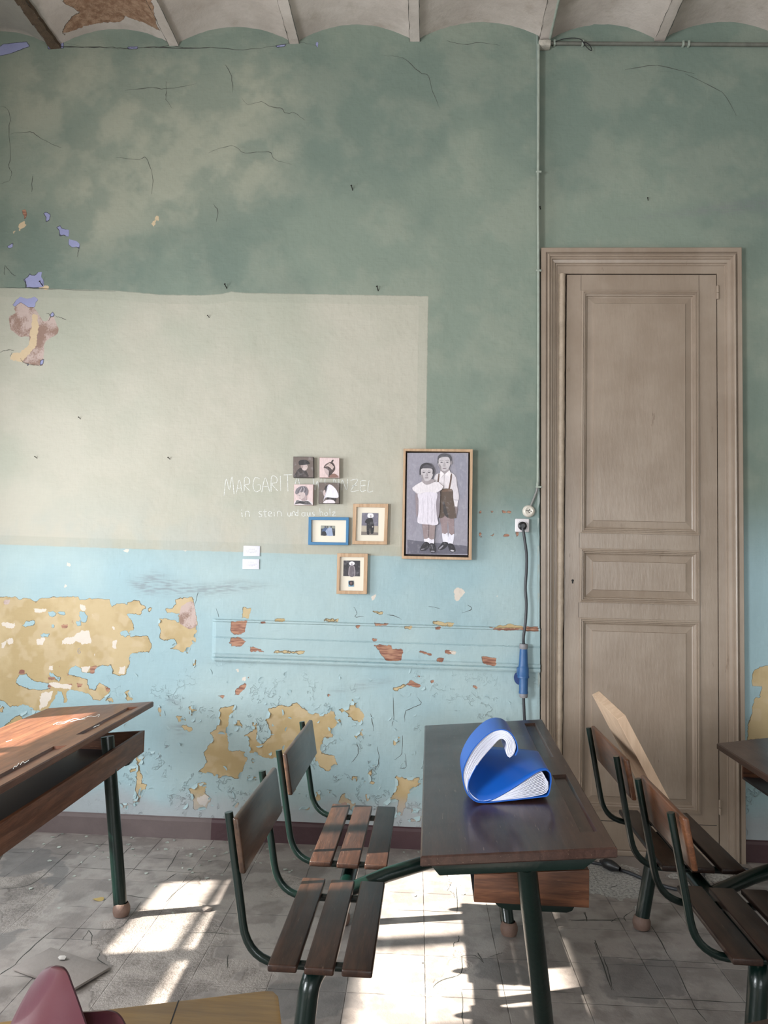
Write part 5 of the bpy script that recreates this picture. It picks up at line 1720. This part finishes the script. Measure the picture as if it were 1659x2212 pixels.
# --- three small framed pictures
def framed(label, outer, inner, m_frame, group):
    c = onY(*[sum(v) / 4 for v in zip(*P8(outer))], YW)
    o = thing('framed_picture', (c.x, YW, c.z), label, 'framed picture', group)
    frame_ring(MB(), P8(outer), P8(inner), YW - 0.026, YW - 0.002, YW - 0.008).build('frame', m_frame, o)
    q = [onY(x, y, YW - 0.011) for x, y in P8(inner)]
    cc = sum(q, Vector()) / 4
    q = [p + (p - cc) * 0.02 for p in q]
    mb = MB(); mb.prism(q, (0, 0.003, 0)); mb.build('mount', M_MAT, o)
    return o


gr = 'small framed pictures'
f1 = framed('small blue-framed picture with a cream mount', [(425, 1000), (980, 1005), (972, 1388), (418, 1383)], [(462, 1040), (942, 1043), (938, 1352), (460, 1345)], M_BLUEFR, gr)
a = Art(YW - 0.0118, 600, 960, 6.38)
a.add([(595, 1118), (790, 1122), (788, 1258), (592, 1256)], srgb(62, 68, 74), False)
a.add([(597, 1120), (788, 1124), (786, 1160), (596, 1160)], srgb(150, 152, 140), False)
a.add([(610, 1190), (640, 1150), (680, 1150), (690, 1200), (640, 1215)], srgb(70, 90, 124)); a.add([(660, 1190), (720, 1140), (755, 1175), (765, 1254), (670, 1254)], srgb(150, 164, 192))
a.add([(612, 1205), (655, 1200), (672, 1254), (612, 1254)], srgb(34, 36, 42)); a.add([(750, 1160), (775, 1175), (782, 1252), (764, 1254)], srgb(40, 44, 50))
for x in (655, 685, 735): a.add(ell(x, 1136, 11, 13), srgb(86, 84, 88))
a.build('picture', f1)
f2 = framed('small oak-framed picture of a standing figure in a black suit with white head', [(1040, 818), (1522, 818), (1505, 1380), (1025, 1375)], [(1085, 862), (1478, 868), (1460, 1338), (1072, 1328)], M_OAK, gr)
a = Art(YW - 0.0118, 600, 960, 6.38)
a.add([(1160, 943), (1388, 948), (1382, 1250), (1150, 1248)], srgb(112, 108, 122), False)
a.add([(1156, 1118), (1386, 1124), (1382, 1250), (1150, 1248)], srgb(178, 166, 150), False)
a.add([(1151, 1200), (1384, 1215), (1382, 1250), (1150, 1248)], srgb(122, 112, 106), False)
a.add([(1240, 1020), (1300, 1015), (1318, 1080), (1328, 1140), (1315, 1225), (1280, 1225), (1272, 1150), (1262, 1235), (1230, 1235), (1225, 1150), (1225, 1090), (1200, 1075), (1215, 1040)], srgb(34, 31, 36))
a.add(ell(1308, 1136, 9, 8), srgb(190, 176, 170))
a.add([(1236, 985), (1245, 955), (1280, 950), (1312, 958), (1322, 985), (1312, 1005), (1280, 1012), (1248, 1008)], srgb(232, 228, 234)); a.add(ell(1282, 992, 10, 18), srgb(176, 166, 170))
a.build('picture', f2)
f3 = framed('small oak-framed picture hanging lowest, dark photograph above a tiny blue one', [(820, 1500), (1240, 1505), (1228, 2065), (808, 2060)], [(858, 1550), (1190, 1553), (1178, 2022), (848, 2015)], M_OAK, gr)
a = Art(YW - 0.0118, 600, 960, 6.38)
a.add([(907, 1600), (1135, 1602), (1132, 1818), (902, 1815)], srgb(40, 38, 44), False)
a.add([(905, 1720), (1133, 1735), (1132, 1817), (903, 1814)], srgb(54, 50, 56), False)
a.add([(985, 1690), (1010, 1668), (1045, 1670), (1062, 1700), (1068, 1780), (1060, 1812), (980, 1812), (975, 1740)], srgb(150, 140, 146))
a.add([(998, 1685), (1045, 1685), (1052, 1812), (990, 1812)], srgb(104, 96, 102))
a.add([(982, 1640), (998, 1618), (1030, 1612), (1058, 1630), (1056, 1655), (1030, 1665), (995, 1662)], srgb(234, 230, 236)); a.add(ell(1022, 1650, 9, 13), srgb(150, 140, 146))
a.add([(974, 1878), (1046, 1878), (1048, 1960), (974, 1960)], srgb(92, 142, 172), False)
a.add([(976, 1900), (1000, 1880), (1040, 1882), (1048, 1920), (1030, 1945), (990, 1940)], srgb(46, 40, 46)); a.add(ell(1010, 1912, 12, 20), srgb(120, 92, 88))
a.build('picture', f3)

# --- two white caption cards
for nm, q in (('upper', [(526, 1179), (561.5, 1179.5), (561, 1201.5), (525.5, 1201)]), ('lower', [(524, 1207.5), (560, 1208), (559.5, 1229.5), (523.5, 1229)])):
    c = onY(543, q[0][1] + 11, YW)
    o = thing('caption_card', (c.x, YW, c.z), nm + ' of two white caption cards with tiny grey print, at the left of the pictures', 'label', 'white caption cards')
    MB().prism([onY(x, y, YW - 0.006) for x, y in q], (0, 0.005, 0), 0.0004).build('card', M_CARD, o)
    mb = MB()
    rr_ = random.Random(5 if nm == 'upper' else 6)
    for k, wd in enumerate((13, 0, 24, 19, 8)):
        if not wd: continue
        yy = q[0][1] + 7.0 + k * 2.0
        x = (q[0][0] + q[1][0]) / 2 - wd / 2
        end = x + wd
        while x < end:
            l = rr_.uniform(1.2, 3.4)
            p0, p1 = onY(x, yy, YW - 0.0062), onY(min(x + l, end), yy + 0.7, YW - 0.0062)
            mb.add([(p0.x, p0.y, p0.z), (p1.x, p0.y, p0.z), (p1.x, p0.y, p1.z), (p0.x, p0.y, p1.z)], [(0, 1, 2, 3)])
            x += l + 0.7
    mb.build('print', M_INK, o)

# ================================================================== chalk writing
CH = []


def stroke(pts, w=1.5): CH.append((crop(pts, 460, 950, 2.37), w))


# MARGARITA WENZEL (partly behind the canvases)
stroke([(57, 285), (68, 200), (84, 255), (98, 188), (108, 278)])
stroke([(120, 275), (135, 205), (150, 270)]); stroke([(124, 250), (147, 245)])
stroke([(160, 265), (163, 195), (185, 200), (186, 225), (163, 232), (190, 262)])
stroke([(240, 200), (215, 195), (205, 235), (218, 265), (242, 255), (242, 232), (226, 232)])
stroke([(250, 268), (268, 195), (290, 265)]); stroke([(256, 240), (285, 238)])
stroke([(298, 265), (300, 190), (325, 192), (326, 218), (302, 226), (332, 262)])
stroke([(345, 185), (347, 262)])
stroke([(362, 180), (405, 178)]); stroke([(382, 180), (384, 264)])
stroke([(415, 262), (432, 190), (450, 262)]); stroke([(421, 236), (446, 234)])
stroke([(512, 192), (522, 258), (534, 212), (546, 256), (556, 190)])
stroke([(598, 195), (575, 197), (577, 255), (602, 252)]); stroke([(576, 226), (596, 224)]); stroke([(618, 252), (620, 195), (642, 250), (644, 192)])
stroke([(660, 258), (662, 205), (684, 255), (690, 200)])
stroke([(705, 208), (742, 204), (706, 262), (748, 258)]); stroke([(712, 236), (738, 232)])
stroke([(785, 210), (758, 212), (757, 262), (786, 258)]); stroke([(758, 236), (782, 232)])
stroke([(800, 206), (793, 264), (820, 262)])
# in stein und aus holz
stroke([(147, 372), (150, 395)], 1.8); stroke([(146, 358), (147, 361)], 1.8)
stroke([(166, 394), (167, 370), (178, 366), (186, 374), (187, 394)])
stroke([(250, 366), (236, 370), (240, 379), (250, 384), (247, 393), (234, 394)]); stroke([(266, 355), (267, 392), (274, 393)]); stroke([(258, 369), (277, 367)])
stroke([(284, 381), (299, 377), (295, 367), (286, 371), (286, 388), (300, 391)]); stroke([(313, 370), (315, 392)]); stroke([(312, 358), (313, 361)])
stroke([(330, 392), (331, 369), (342, 366), (349, 373), (351, 391)])
stroke([(383, 370), (384, 388), (394, 390), (399, 370), (401, 390)]); stroke([(407, 390), (408, 371), (417, 368), (421, 388)]); stroke([(433, 388), (424, 386), (425, 373), (434, 372)]); stroke([(435, 358), (435, 390)])
stroke([(470, 374), (457, 374), (456, 388), (468, 390), (472, 372), (475, 390)]); stroke([(482, 371), (485, 389), (494, 388), (497, 370), (500, 390)]); stroke([(520, 370), (509, 372), (512, 380), (520, 384), (516, 390), (507, 390)])
stroke([(547, 350), (549, 389)]); stroke([(548, 374), (558, 369), (563, 389)]); stroke([(580, 371), (572, 378), (576, 388), (586, 386), (586, 375), (580, 371)]); stroke([(598, 350), (600, 388)]); stroke([(610, 371), (626, 370), (611, 388), (628, 388)])
mb = MB()
rj = random.Random(8)
for pts, w in CH:
    P = catmull(pts, 5)
    L, R = [], []
    for i, p in enumerate(P):
        t = P[min(i + 1, len(P) - 1)] - P[max(i - 1, 0)]
        t.normalize()
        n = Vector((-t.y, t.x, 0)) * (w * rj.uniform(0.38, 0.56))
        for S, q in ((L, p + n), (R, p - n)):
            W = onY(q.x, q.y, YW - 0.0009); S.append((W.x, YW - 0.0009, W.z))
    n = len(P)
    mb.add(L + R, [(i, i + 1, n + i + 1, n + i) for i in range(n - 1)])
mb.build('chalk_writing', M_CHALK, wall_back)
mb = MB()
P = catmull(crop([(478, 692), (466, 697), (464, 714), (472, 724), (480, 716), (474, 706), (466, 712)], 0, 1150, 2.765), 4)
mb.tube([tuple(onY(p.x, p.y, YW - 0.0004)) for p in P], 0.0011, 5)
mb.build('scrawled_six', M_INK, wall_back)

# ================================================================== electrics
# upright conduit on the arris
cp = [(1163.5, 97), (1163, 250), (1162, 420), (1163, 600), (1163, 800), (1162.5, 960), (1162, 1040), (1160.5, 1052)]
cond = thing('conduit', tuple(onY(1163, 600, YW)), 'thin painted electric conduit running up the wall edge beside the door', 'pipe')
MB().tube([tuple(onY(x, y, YW - 0.010)) for x, y in cp], 0.0075, 10).build('pipe', M_PIPE, cond)
MB().tube(fillet([tuple(onY(x, y, YW - 0.012)) for x, y in ((1160.5, 1052), (1159, 1062), (1151, 1082), (1146, 1094))], 0.01, 4), [0.0065] * 20 if False else 0.0062, 10).build('flexible_sleeve', plain('grey_sleeve', (0.20, 0.20, 0.19), 0.5, 0.4, 120), cond)
for x, y in ((1163, 1052), (1163, 585), (1163, 372)):
    p = onY(x, y, YW - 0.010)
    mb = MB(); mb.box(p.x - 0.014, p.x + 0.016, YW - 0.019, YW - 0.001, p.z - 0.005, p.z + 0.005, 0.002); mb.build('clip', M_PIPE, cond)
hc = thing('conduit', tuple(onY(1400, 95, YD)), 'grimy horizontal conduit under the vaults above the door', 'pipe')
h0, h1 = onY(1172, 93.5, YD - 0.012), onY(1720, 97, YD - 0.012)
MB().tube([tuple(h0), tuple(h1)], 0.0105, 10).build('pipe', M_PIPE_DARK, hc)
for px_ in (1198, 1260, 1478, 1490):
    p = h0.lerp(h1, (px_ - 1172) / 548)
    mb = MB(); mb.box(p.x - 0.006, p.x + 0.006, YD - 0.026, YD - 0.001, p.z - 0.014, p.z + 0.014, 0.002); mb.build('clip', M_PIPE, hc)
cpp = thing('conduit', (0.6, 4.0, 4.44), 'painted conduit running along the ceiling beam towards the wall corner', 'pipe')
MB().tube([(BEAMX[[i for i, b in enumerate(BEAMX) if b > 0.5][0]] + 0.030, yy, ZB - 0.016) for yy in (YW - 0.005, 3.9, 3.5, 3.0)], 0.008, 10).build('pipe', M_PIPE, cpp)
p = onY(1172, 92, YW - 0.004)
mb = MB(); mb.box(p.x - 0.022, p.x + 0.045, YW - 0.016, YD, p.z - 0.022, p.z + 0.012, 0.006); mb.build('junction_plaster', plain('pale_plaster_lump', (0.46, 0.42, 0.36), 0.8, 0.4, 40, 0.004), cpp)
wl = MB().tube([tuple(onY(x, y, YD - 0.028)) for x, y in [(q.x, q.y) for q in catmull([(1200, 90), (1218, 84), (1240, 82), (1256, 86), (1264, 98), (1273, 107), (1278, 109), (1276, 101), (1268, 93), (1258, 90)], 4)]], 0.0022, 6).build('loose_wire', M_BLACKPL)
tag(wl, 'loose black wire curling from the conduit above the door', 'wire')

# round ceramic outlet
p = onY(1141.5, 1104.5, YW)
rs = thing('round_socket', (p.x, YW, p.z), 'round ivory ceramic socket at the end of the conduit', 'socket')
MB().lathe([(0.033, 0.0), (0.0335, -0.006), (0.031, -0.016), (0.026, -0.023), (0.020, -0.026), (0.017, -0.0235), (0.0, -0.0235)], (p.x, YW - 0.0005, p.z), (0, 1, 0), 32).build('cover', M_BAKELITE, rs)
mb = MB()
for dx, dz in ((-0.011, 0.003), (0.011, -0.002), (0.002, 0.008), (0.001, -0.008)):
    mb.lathe([(0, -0.0262), (0.0026, -0.0262), (0.0026, -0.02)], (p.x + dx, YW, p.z + dz), (0, 1, 0), 10)
mb.box(p.x - 0.005, p.x + 0.006, YW - 0.0258, YW - 0.02, p.z + 0.001, p.z + 0.004); mb.box(p.x - 0.006, p.x - 0.003, YW - 0.0258, YW - 0.02, p.z - 0.006, p.z + 0.003)
mb.build('holes', M_DARK, rs)
# square socket
q = [onY(x, y, YW - 0.02) for x, y in ((1113, 1120), (1143.5, 1121), (1143, 1150), (1112.5, 1149))]
c = sum(q, Vector()) / 4
sq = thing('square_socket', (c.x, YW, c.z), 'square white wall socket with a black plug in it', 'socket')
hw, hh = (q[1].x - q[0].x) / 2, (q[0].z - q[3].z) / 2
mb = MB(); mb.box(c.x - hw, c.x + hw, YW - 0.024, YW - 0.001, c.z - hh, c.z + hh, 0.006, 3); mb.build('housing', M_WHITEPL, sq)
MB().lathe([(0.026, -0.0238), (0.027, -0.0262), (0.0285, -0.0262), (0.0295, -0.0238)], (c.x + 0.003, YW, c.z), (0, 1, 0), 28).build('rim', M_WHITEPL, sq)

# power cord with its blue coupling
yk = YW - 0.05
pg = onY(1129, 1136, YW - 0.04)
cord = thing('power_cord', (pg.x, YW - 0.03, pg.z), 'black power cord hanging from the square socket, with a blue coupling', 'cable')
MB().lathe([(0.0225, -0.0252), (0.0235, -0.034), (0.022, -0.043), (0.013, -0.049), (0.011, -0.058), (0.0, -0.058)], (pg.x, YW, pg.z), (0, 1, 0), 26).build('plug', M_BLACKPL, cord)
cpx = [(1129, 1139), (1131, 1150), (1134, 1170), (1137.5, 1200), (1137, 1235), (1135, 1270), (1137, 1305), (1135, 1345), (1131, 1375), (1131, 1392)]
MB().tube([tuple(v) for v in catmull([tuple(onY(x, y, yk - 0.006 * math.sin(i))) for i, (x, y) in enumerate(cpx)], 5)], 0.0078, 10).build('cable', M_CABLE, cord)


def coup(prof, name, mat, parent, px_=1131):
    """prof: (half width in photo pixels, photo y)"""
    t0 = onY(px_, prof[0][1], yk)
    pr = []
    for r, y in prof:
        w = onY(px_, y, yk)
        pr.append((r * yk / FPX, t0.z - w.z))
    m = MB(); m.lathe(pr, (t0.x, yk, t0.z), (0, 0, -1), 26)
    return m.build(name, mat, parent)


g1 = coup([(4, 1391), (8.3, 1391), (8.8, 1393), (8.8, 1400), (8, 1402), (4, 1402)], 'cable_gland', M_GREY, cord)
b1 = coup([(4, 1402), (8.0, 1402), (8.6, 1412), (9.6, 1436), (10.8, 1441), (11.6, 1443), (11.6, 1459), (12.4, 1460), (12.4, 1464), (10, 1464)], 'coupling_socket', M_CEE, cord)
b2 = coup([(9.4, 1464), (9.6, 1466), (9.2, 1492), (9.8, 1494), (9.8, 1498), (4, 1498)], 'coupling_plug', M_CEE, cord)
g2 = coup([(4, 1498), (8.6, 1498), (9, 1500), (8.6, 1505), (7.6, 1507), (3, 1507)], 'cable_gland', M_GREY, cord)
cc_ = onY(1117, 1466, yk)
MB().lathe([(0.0, -0.012), (0.028, -0.012), (0.032, -0.008), (0.032, 0.006), (0.028, 0.008), (0.0, 0.008)], (cc_.x + 0.012, yk + 0.012, cc_.z), (0.8, 0.55, 0.1), 26).build('hinged_cap', M_CEEDARK, cord)
kk = onY(1119, 1446, yk)
mb = MB(); mb.box(kk.x - 0.006, kk.x + 0.02, yk - 0.012, yk + 0.012, kk.z - 0.03, kk.z + 0.012, 0.004); mb.build('cap_hinge', M_CEE, cord)
low = [tuple(onY(x, y, yk)) for x, y in ((1131, 1506), (1131.5, 1520), (1133, 1552))]
e = Vector(low[-1])
low += [(e.x + 0.01, yk, 0.55), (e.x + 0.03, yk - 0.02, 0.2), (e.x + 0.08, yk - 0.06, 0.03), (e.x + 0.16, yk - 0.13, 0.008)]
flo = [(1262, 1861), (1285, 1864), (1305, 1868)]
low += [tuple(onZ(x, y, 0.008)) for x, y in flo]
MB().tube([tuple(v) for v in catmull(low, 6)], 0.0078, 10).build('cable', M_CABLE, cord)
fc = thing('extension_cord', tuple(onZ(1330, 1872, 0)), 'dark extension cord lying on the floor behind the right seats, with a black connector', 'cable')
a0, a1 = onZ(1303, 1864, 0.022), onZ(1332, 1876, 0.022)
dd = (a1 - a0)
MB().lathe([(0.006, -0.02), (0.014, 0.0), (0.024, 0.012), (0.026, dd.length * 0.6), (0.020, dd.length * 0.9), (0.010, dd.length + 0.02)], a0 + Vector((0, 0, 0.004)), dd, 18).build('connector', M_BLACKPL, fc)
pp = [tuple(onZ(x, y, 0.009)) for x, y in ((1332, 1877), (1356, 1884), (1380, 1894), (1410, 1906), (1458, 1920), (1500, 1922), (1524, 1908), (1519, 1892), (1524, 1880), (1543, 1874), (1577, 1871), (1611, 1878), (1640, 1890), (1700, 1915))]
MB().tube([tuple(v) for v in catmull(pp, 6)], 0.0082, 10).build('cable', M_CABLE, fc)

# ================================================================== nails
NAILS = [((762, 411), 'nail high on the green wall, with a white plug, left of the conduit', 1), ((490, 623), 'black nail above the middle of the beige patch\'s upper border', 1),
         ((817, 628), 'black nail above the right end of the beige patch\'s upper border', 1), ((92, 617), 'black nail beside the star-shaped lavender chip', 1),
         ((452, 686), 'bent nail in the upper middle of the beige patch', 0), ((174, 905), 'nail in the left half of the beige patch, below the peeled spot', 0),
         ((367, 992), 'nail in the lower middle of the beige patch, left of the chalk writing', 0), ((80, 990), 'nail near the left end of the beige patch, low down', 0),
         ((1400, 433), 'nail in the green wall above the door', 0), ((1168, 452), 'black hook beside the conduit, above the door', 0)]
for (x, y), lab, big in NAILS:
    yy = YD if x > 1165 else YW
    p = onY(x, y, yy)
    mb = MB()
    L = 0.024 if big else 0.014
    r = 0.0024 if big else 0.0017
    tip = p + Vector((-0.006, -L, 0.016 if big else 0.008))
    mb.tube([tuple(p + Vector((0, 0.004, -0.004))), tuple(p), tuple(tip)], r, 8)
    mb.lathe([(0, -0.001), (r * 2.1, -0.001), (r * 2.1, 0.0015), (0, 0.0015)], tip, (tip - p), 10)
    o = mb.build('nail', M_IRON)
    tag(o, lab, 'nail', 'nails in the wall')

# ================================================================== peeling curls and floor litter
M_FLAKE = plain('blue_flake', (0.335, 0.452, 0.475), 0.6, 0.1, 12)
M_FLAKEG = plain('pale_flakes', (0.40, 0.42, 0.38), 0.7, 0.35, 30)
rf = random.Random(21)
mb = MB()
cnt = 0
for poly in OCHRE[1:]:
    if poly[0][0] > 1165: continue
    W = [Vector((*WX(*q), 0)) for q in poly]
    cen = sum(W, Vector()) / len(W)
    for i in range(len(W)):
        a, b = W[i], W[(i + 1) % len(W)]
        if rf.random() < 0.45 or (b - a).length < 0.012: continue
        m = a.lerp(b, rf.uniform(0.3, 0.7))
        if m.y > 1.15: continue
        t = (b - a).normalized()
        n = Vector((-t.y, t.x, 0))
        if n.dot(cen - m) < 0: n = -n
        w, L = min((b - a).length * rf.uniform(0.5, 0.9), 0.05), rf.uniform(0.010, 0.022)
        vs = []
        for k in range(5):
            u = k / 4
            reach, lift = L * math.sin(u * 1.3), 0.0008 + L * 0.55 * (1 - math.cos(u * 1.3))
            ww = w * (1 - 0.55 * u)
            for s in (-1, 1):
                q = m - n * 0.004 + n * reach + t * ww / 2 * s + t * rf.uniform(-.002, .002)
                vs.append((q.x, YW - lift, q.y))
        mb.add(vs, [(2 * k, 2 * k + 1, 2 * k + 3, 2 * k + 2) for k in range(4)], 0, True)
        cnt += 1
for _ in range(210):
    x, z = rf.uniform(-1.75, 0.53), rf.uniform(0.16, 0.95)
    if rf.random() < z - 0.2: continue
    t = Vector((math.cos(rf.uniform(0, 6.3)), math.sin(rf.uniform(0, 6.3)), 0)).normalized()
    n = Vector((-t.y, t.x, 0))
    w, L = rf.uniform(0.012, 0.045), rf.uniform(0.006, 0.016)
    vs = []
    for k in range(4):
        u = k / 3
        reach, lift = L * math.sin(u * 1.2), 0.0007 + L * 0.6 * (1 - math.cos(u * 1.2))
        for s in (-1, 1):
            q = Vector((x, z, 0)) + n * reach + t * w * (1 - 0.6 * u) / 2 * s
            vs.append((q.x, YW - lift, q.y))
    mb.add(vs, [(2 * k, 2 * k + 1, 2 * k + 3, 2 * k + 2) for k in range(3)], 0, True)
tag(mb.build('peeling_paint', M_FLAKE, wall_back), kind='stuff')

mb = MB()
for _ in range(120):
    x = rf.uniform(-2.0, 0.40)
    y = YW - 0.03 - abs(rf.gauss(0, 0.28))
    if rf.random() < 0.15: y = rf.uniform(2.3, 4.0)
    r = rf.uniform(0.004, 0.014)
    n = rf.randint(4, 6)
    a0 = rf.uniform(0, 6)
    vs = [(x + r * rf.uniform(.6, 1.3) * math.cos(a0 + 2 * PI * k / n), y + r * rf.uniform(.5, 1.0) * math.sin(a0 + 2 * PI * k / n), 0.0015 + rf.uniform(0, 0.004)) for k in range(n)]
    mb.add(vs, [tuple(range(n))])
    mb.add([(v[0], v[1], 0.0004) for v in vs], [tuple(range(n))])
o = mb.build('paint_flakes', M_FLAKEG)
tag(o, 'small pale paint flakes scattered on the floor along the wall', 'debris', None, 'stuff')

# fine cracks in the old paint and plaster
M_CRACK = plain('crack_dark', (0.055, 0.055, 0.048), 0.9)
rk = random.Random(31)


def ribbon(mb, pts, wmax, put):
    P = catmull(pts, 4)
    out = []
    n = len(P)
    for i, p in enumerate(P):
        t = P[min(i + 1, n - 1)] - P[max(i - 1, 0)]
        t.normalize()
        nn = Vector((-t.y, t.x, 0))
        w = wmax * (0.25 + 0.75 * math.sin(PI * min(1, (i + 0.6) / n))) * rk.uniform(0.35, 1.0)
        j = nn * rk.uniform(-1.0, 1.0)
        out += [put(p + j + nn * w), put(p + j - nn * w)]
    mb.add(out, [(2 * i, 2 * i + 1, 2 * i + 3, 2 * i + 2) for i in range(n - 1)])


mbl, mbr = MB(), MB()
for pts in CRACKS:
    yy = YD if pts[0][0] > 1166 else YW
    ribbon(mbr if yy == YD else mbl, pts, 0.75, lambda q, yy=yy: Vector((onY(q.x, q.y, yy).x, yy - 0.0007, onY(q.x, q.y, yy).z)))
for pts in ([(100, 99), (140, 101), (190, 102), (240, 103), (275, 104)], [(300, 103), (345, 102), (400, 104), (455, 103)]):
    ribbon(mbl, pts, 1.6, lambda q: Vector((onY(q.x, q.y, YW).x, YW - 0.0008, onY(q.x, q.y, YW).z)))
mbl.build('plaster_cracks', M_CRACK, wall_back)
mbr.build('plaster_cracks', M_CRACK, wr)
mb = MB()
for b in BEAMX:
    if not -2.6 < b < 2.2: continue
    for e in (-1, 1):
        x0 = b + e * (BW / 2 + 0.001)
        P = [(x0 + rk.uniform(-.002, .002), yy, ZB - 0.0215) for yy in fgrid(3.4, YW - 0.002, 0.03)]
        o_ = []
        for p in P:
            w = rk.uniform(0.0006, 0.0024) if e > 0 else rk.uniform(0.0003, 0.0016)
            o_ += [(p[0] - w, p[1], p[2]), (p[0] + w, p[1], p[2])]
        mb.add(o_, [(2 * i, 2 * i + 1, 2 * i + 3, 2 * i + 2) for i in range(len(P) - 1)])
mb.build('beam_cracks', M_CRACK, ceil_o)
mb = MB()
for pts in FCRACK:
    ribbon(mb, [(x * 400, y * 400) for x, y in pts], 1.15, lambda q: Vector((q.x / 400, q.y / 400, 0.0006)))
mb.build('tile_cracks', M_CRACK, floor)

# loose tile lifted from the floor at the left
q = [onZ(x, y, 0.02) for x, y in ((28, 2086), (156, 2135), (238, 2085), (110, 2040))]
q[0].z, q[1].z, q[2].z, q[3].z = 0.013, 0.017, 0.014, 0.010
mb = MB(); mb.prism([p - Vector((0, 0, 0.009)) for p in q], (0, 0, 0.009), 0.001)
lt = mb.build('floor_tile', plain('loose_tile', (0.25, 0.218, 0.20), 0.6, 0.2, 9, 0.001))
tag(lt, 'loose grey cement tile lying askew on the floor at lower left', 'tile')
p = onZ(212, 1942, 0.004)
vs = [tuple(p + Vector((0.026 * math.cos(a), 0.017 * math.sin(a), 0.004 * math.sin(2 * a)))) for a in [2 * PI * k / 10 for k in range(10)]]
lf = MB().add(vs, [tuple(range(10))]).build('dry_leaf', plain('yellow_leaf', (0.42, 0.30, 0.10), 0.6, 0.2, 30))
tag(lf, 'small dry yellow leaf on the floor beside the leg of the left desk', 'leaf')
for (x, y), s, lab in (((134, 2068), 0.012, 'white plaster chip lying on the loose floor tile'), ((447, 1962), 0.02, 'grey rubble chip on the floor between the left desk leg and the seats')):
    z0 = 0.016 if s < 0.015 else 0.0
    p = onZ(x, y, z0 + s * 0.4)
    bm = bmesh.new(); bmesh.ops.create_icosphere(bm, subdivisions=1, radius=s)
    for v in bm.verts: v.co = Vector((v.co.x * 1.4, v.co.y, v.co.z * 0.6)) * rf.uniform(0.75, 1.2) + p
    ch_ = MB().bm_add(bm).build('plaster_chip', plain('plaster_chip', (0.5, 0.47, 0.44) if s < 0.015 else (0.22, 0.19, 0.17), 0.8, 0.2, 40))
    tag(ch_, lab, 'debris')
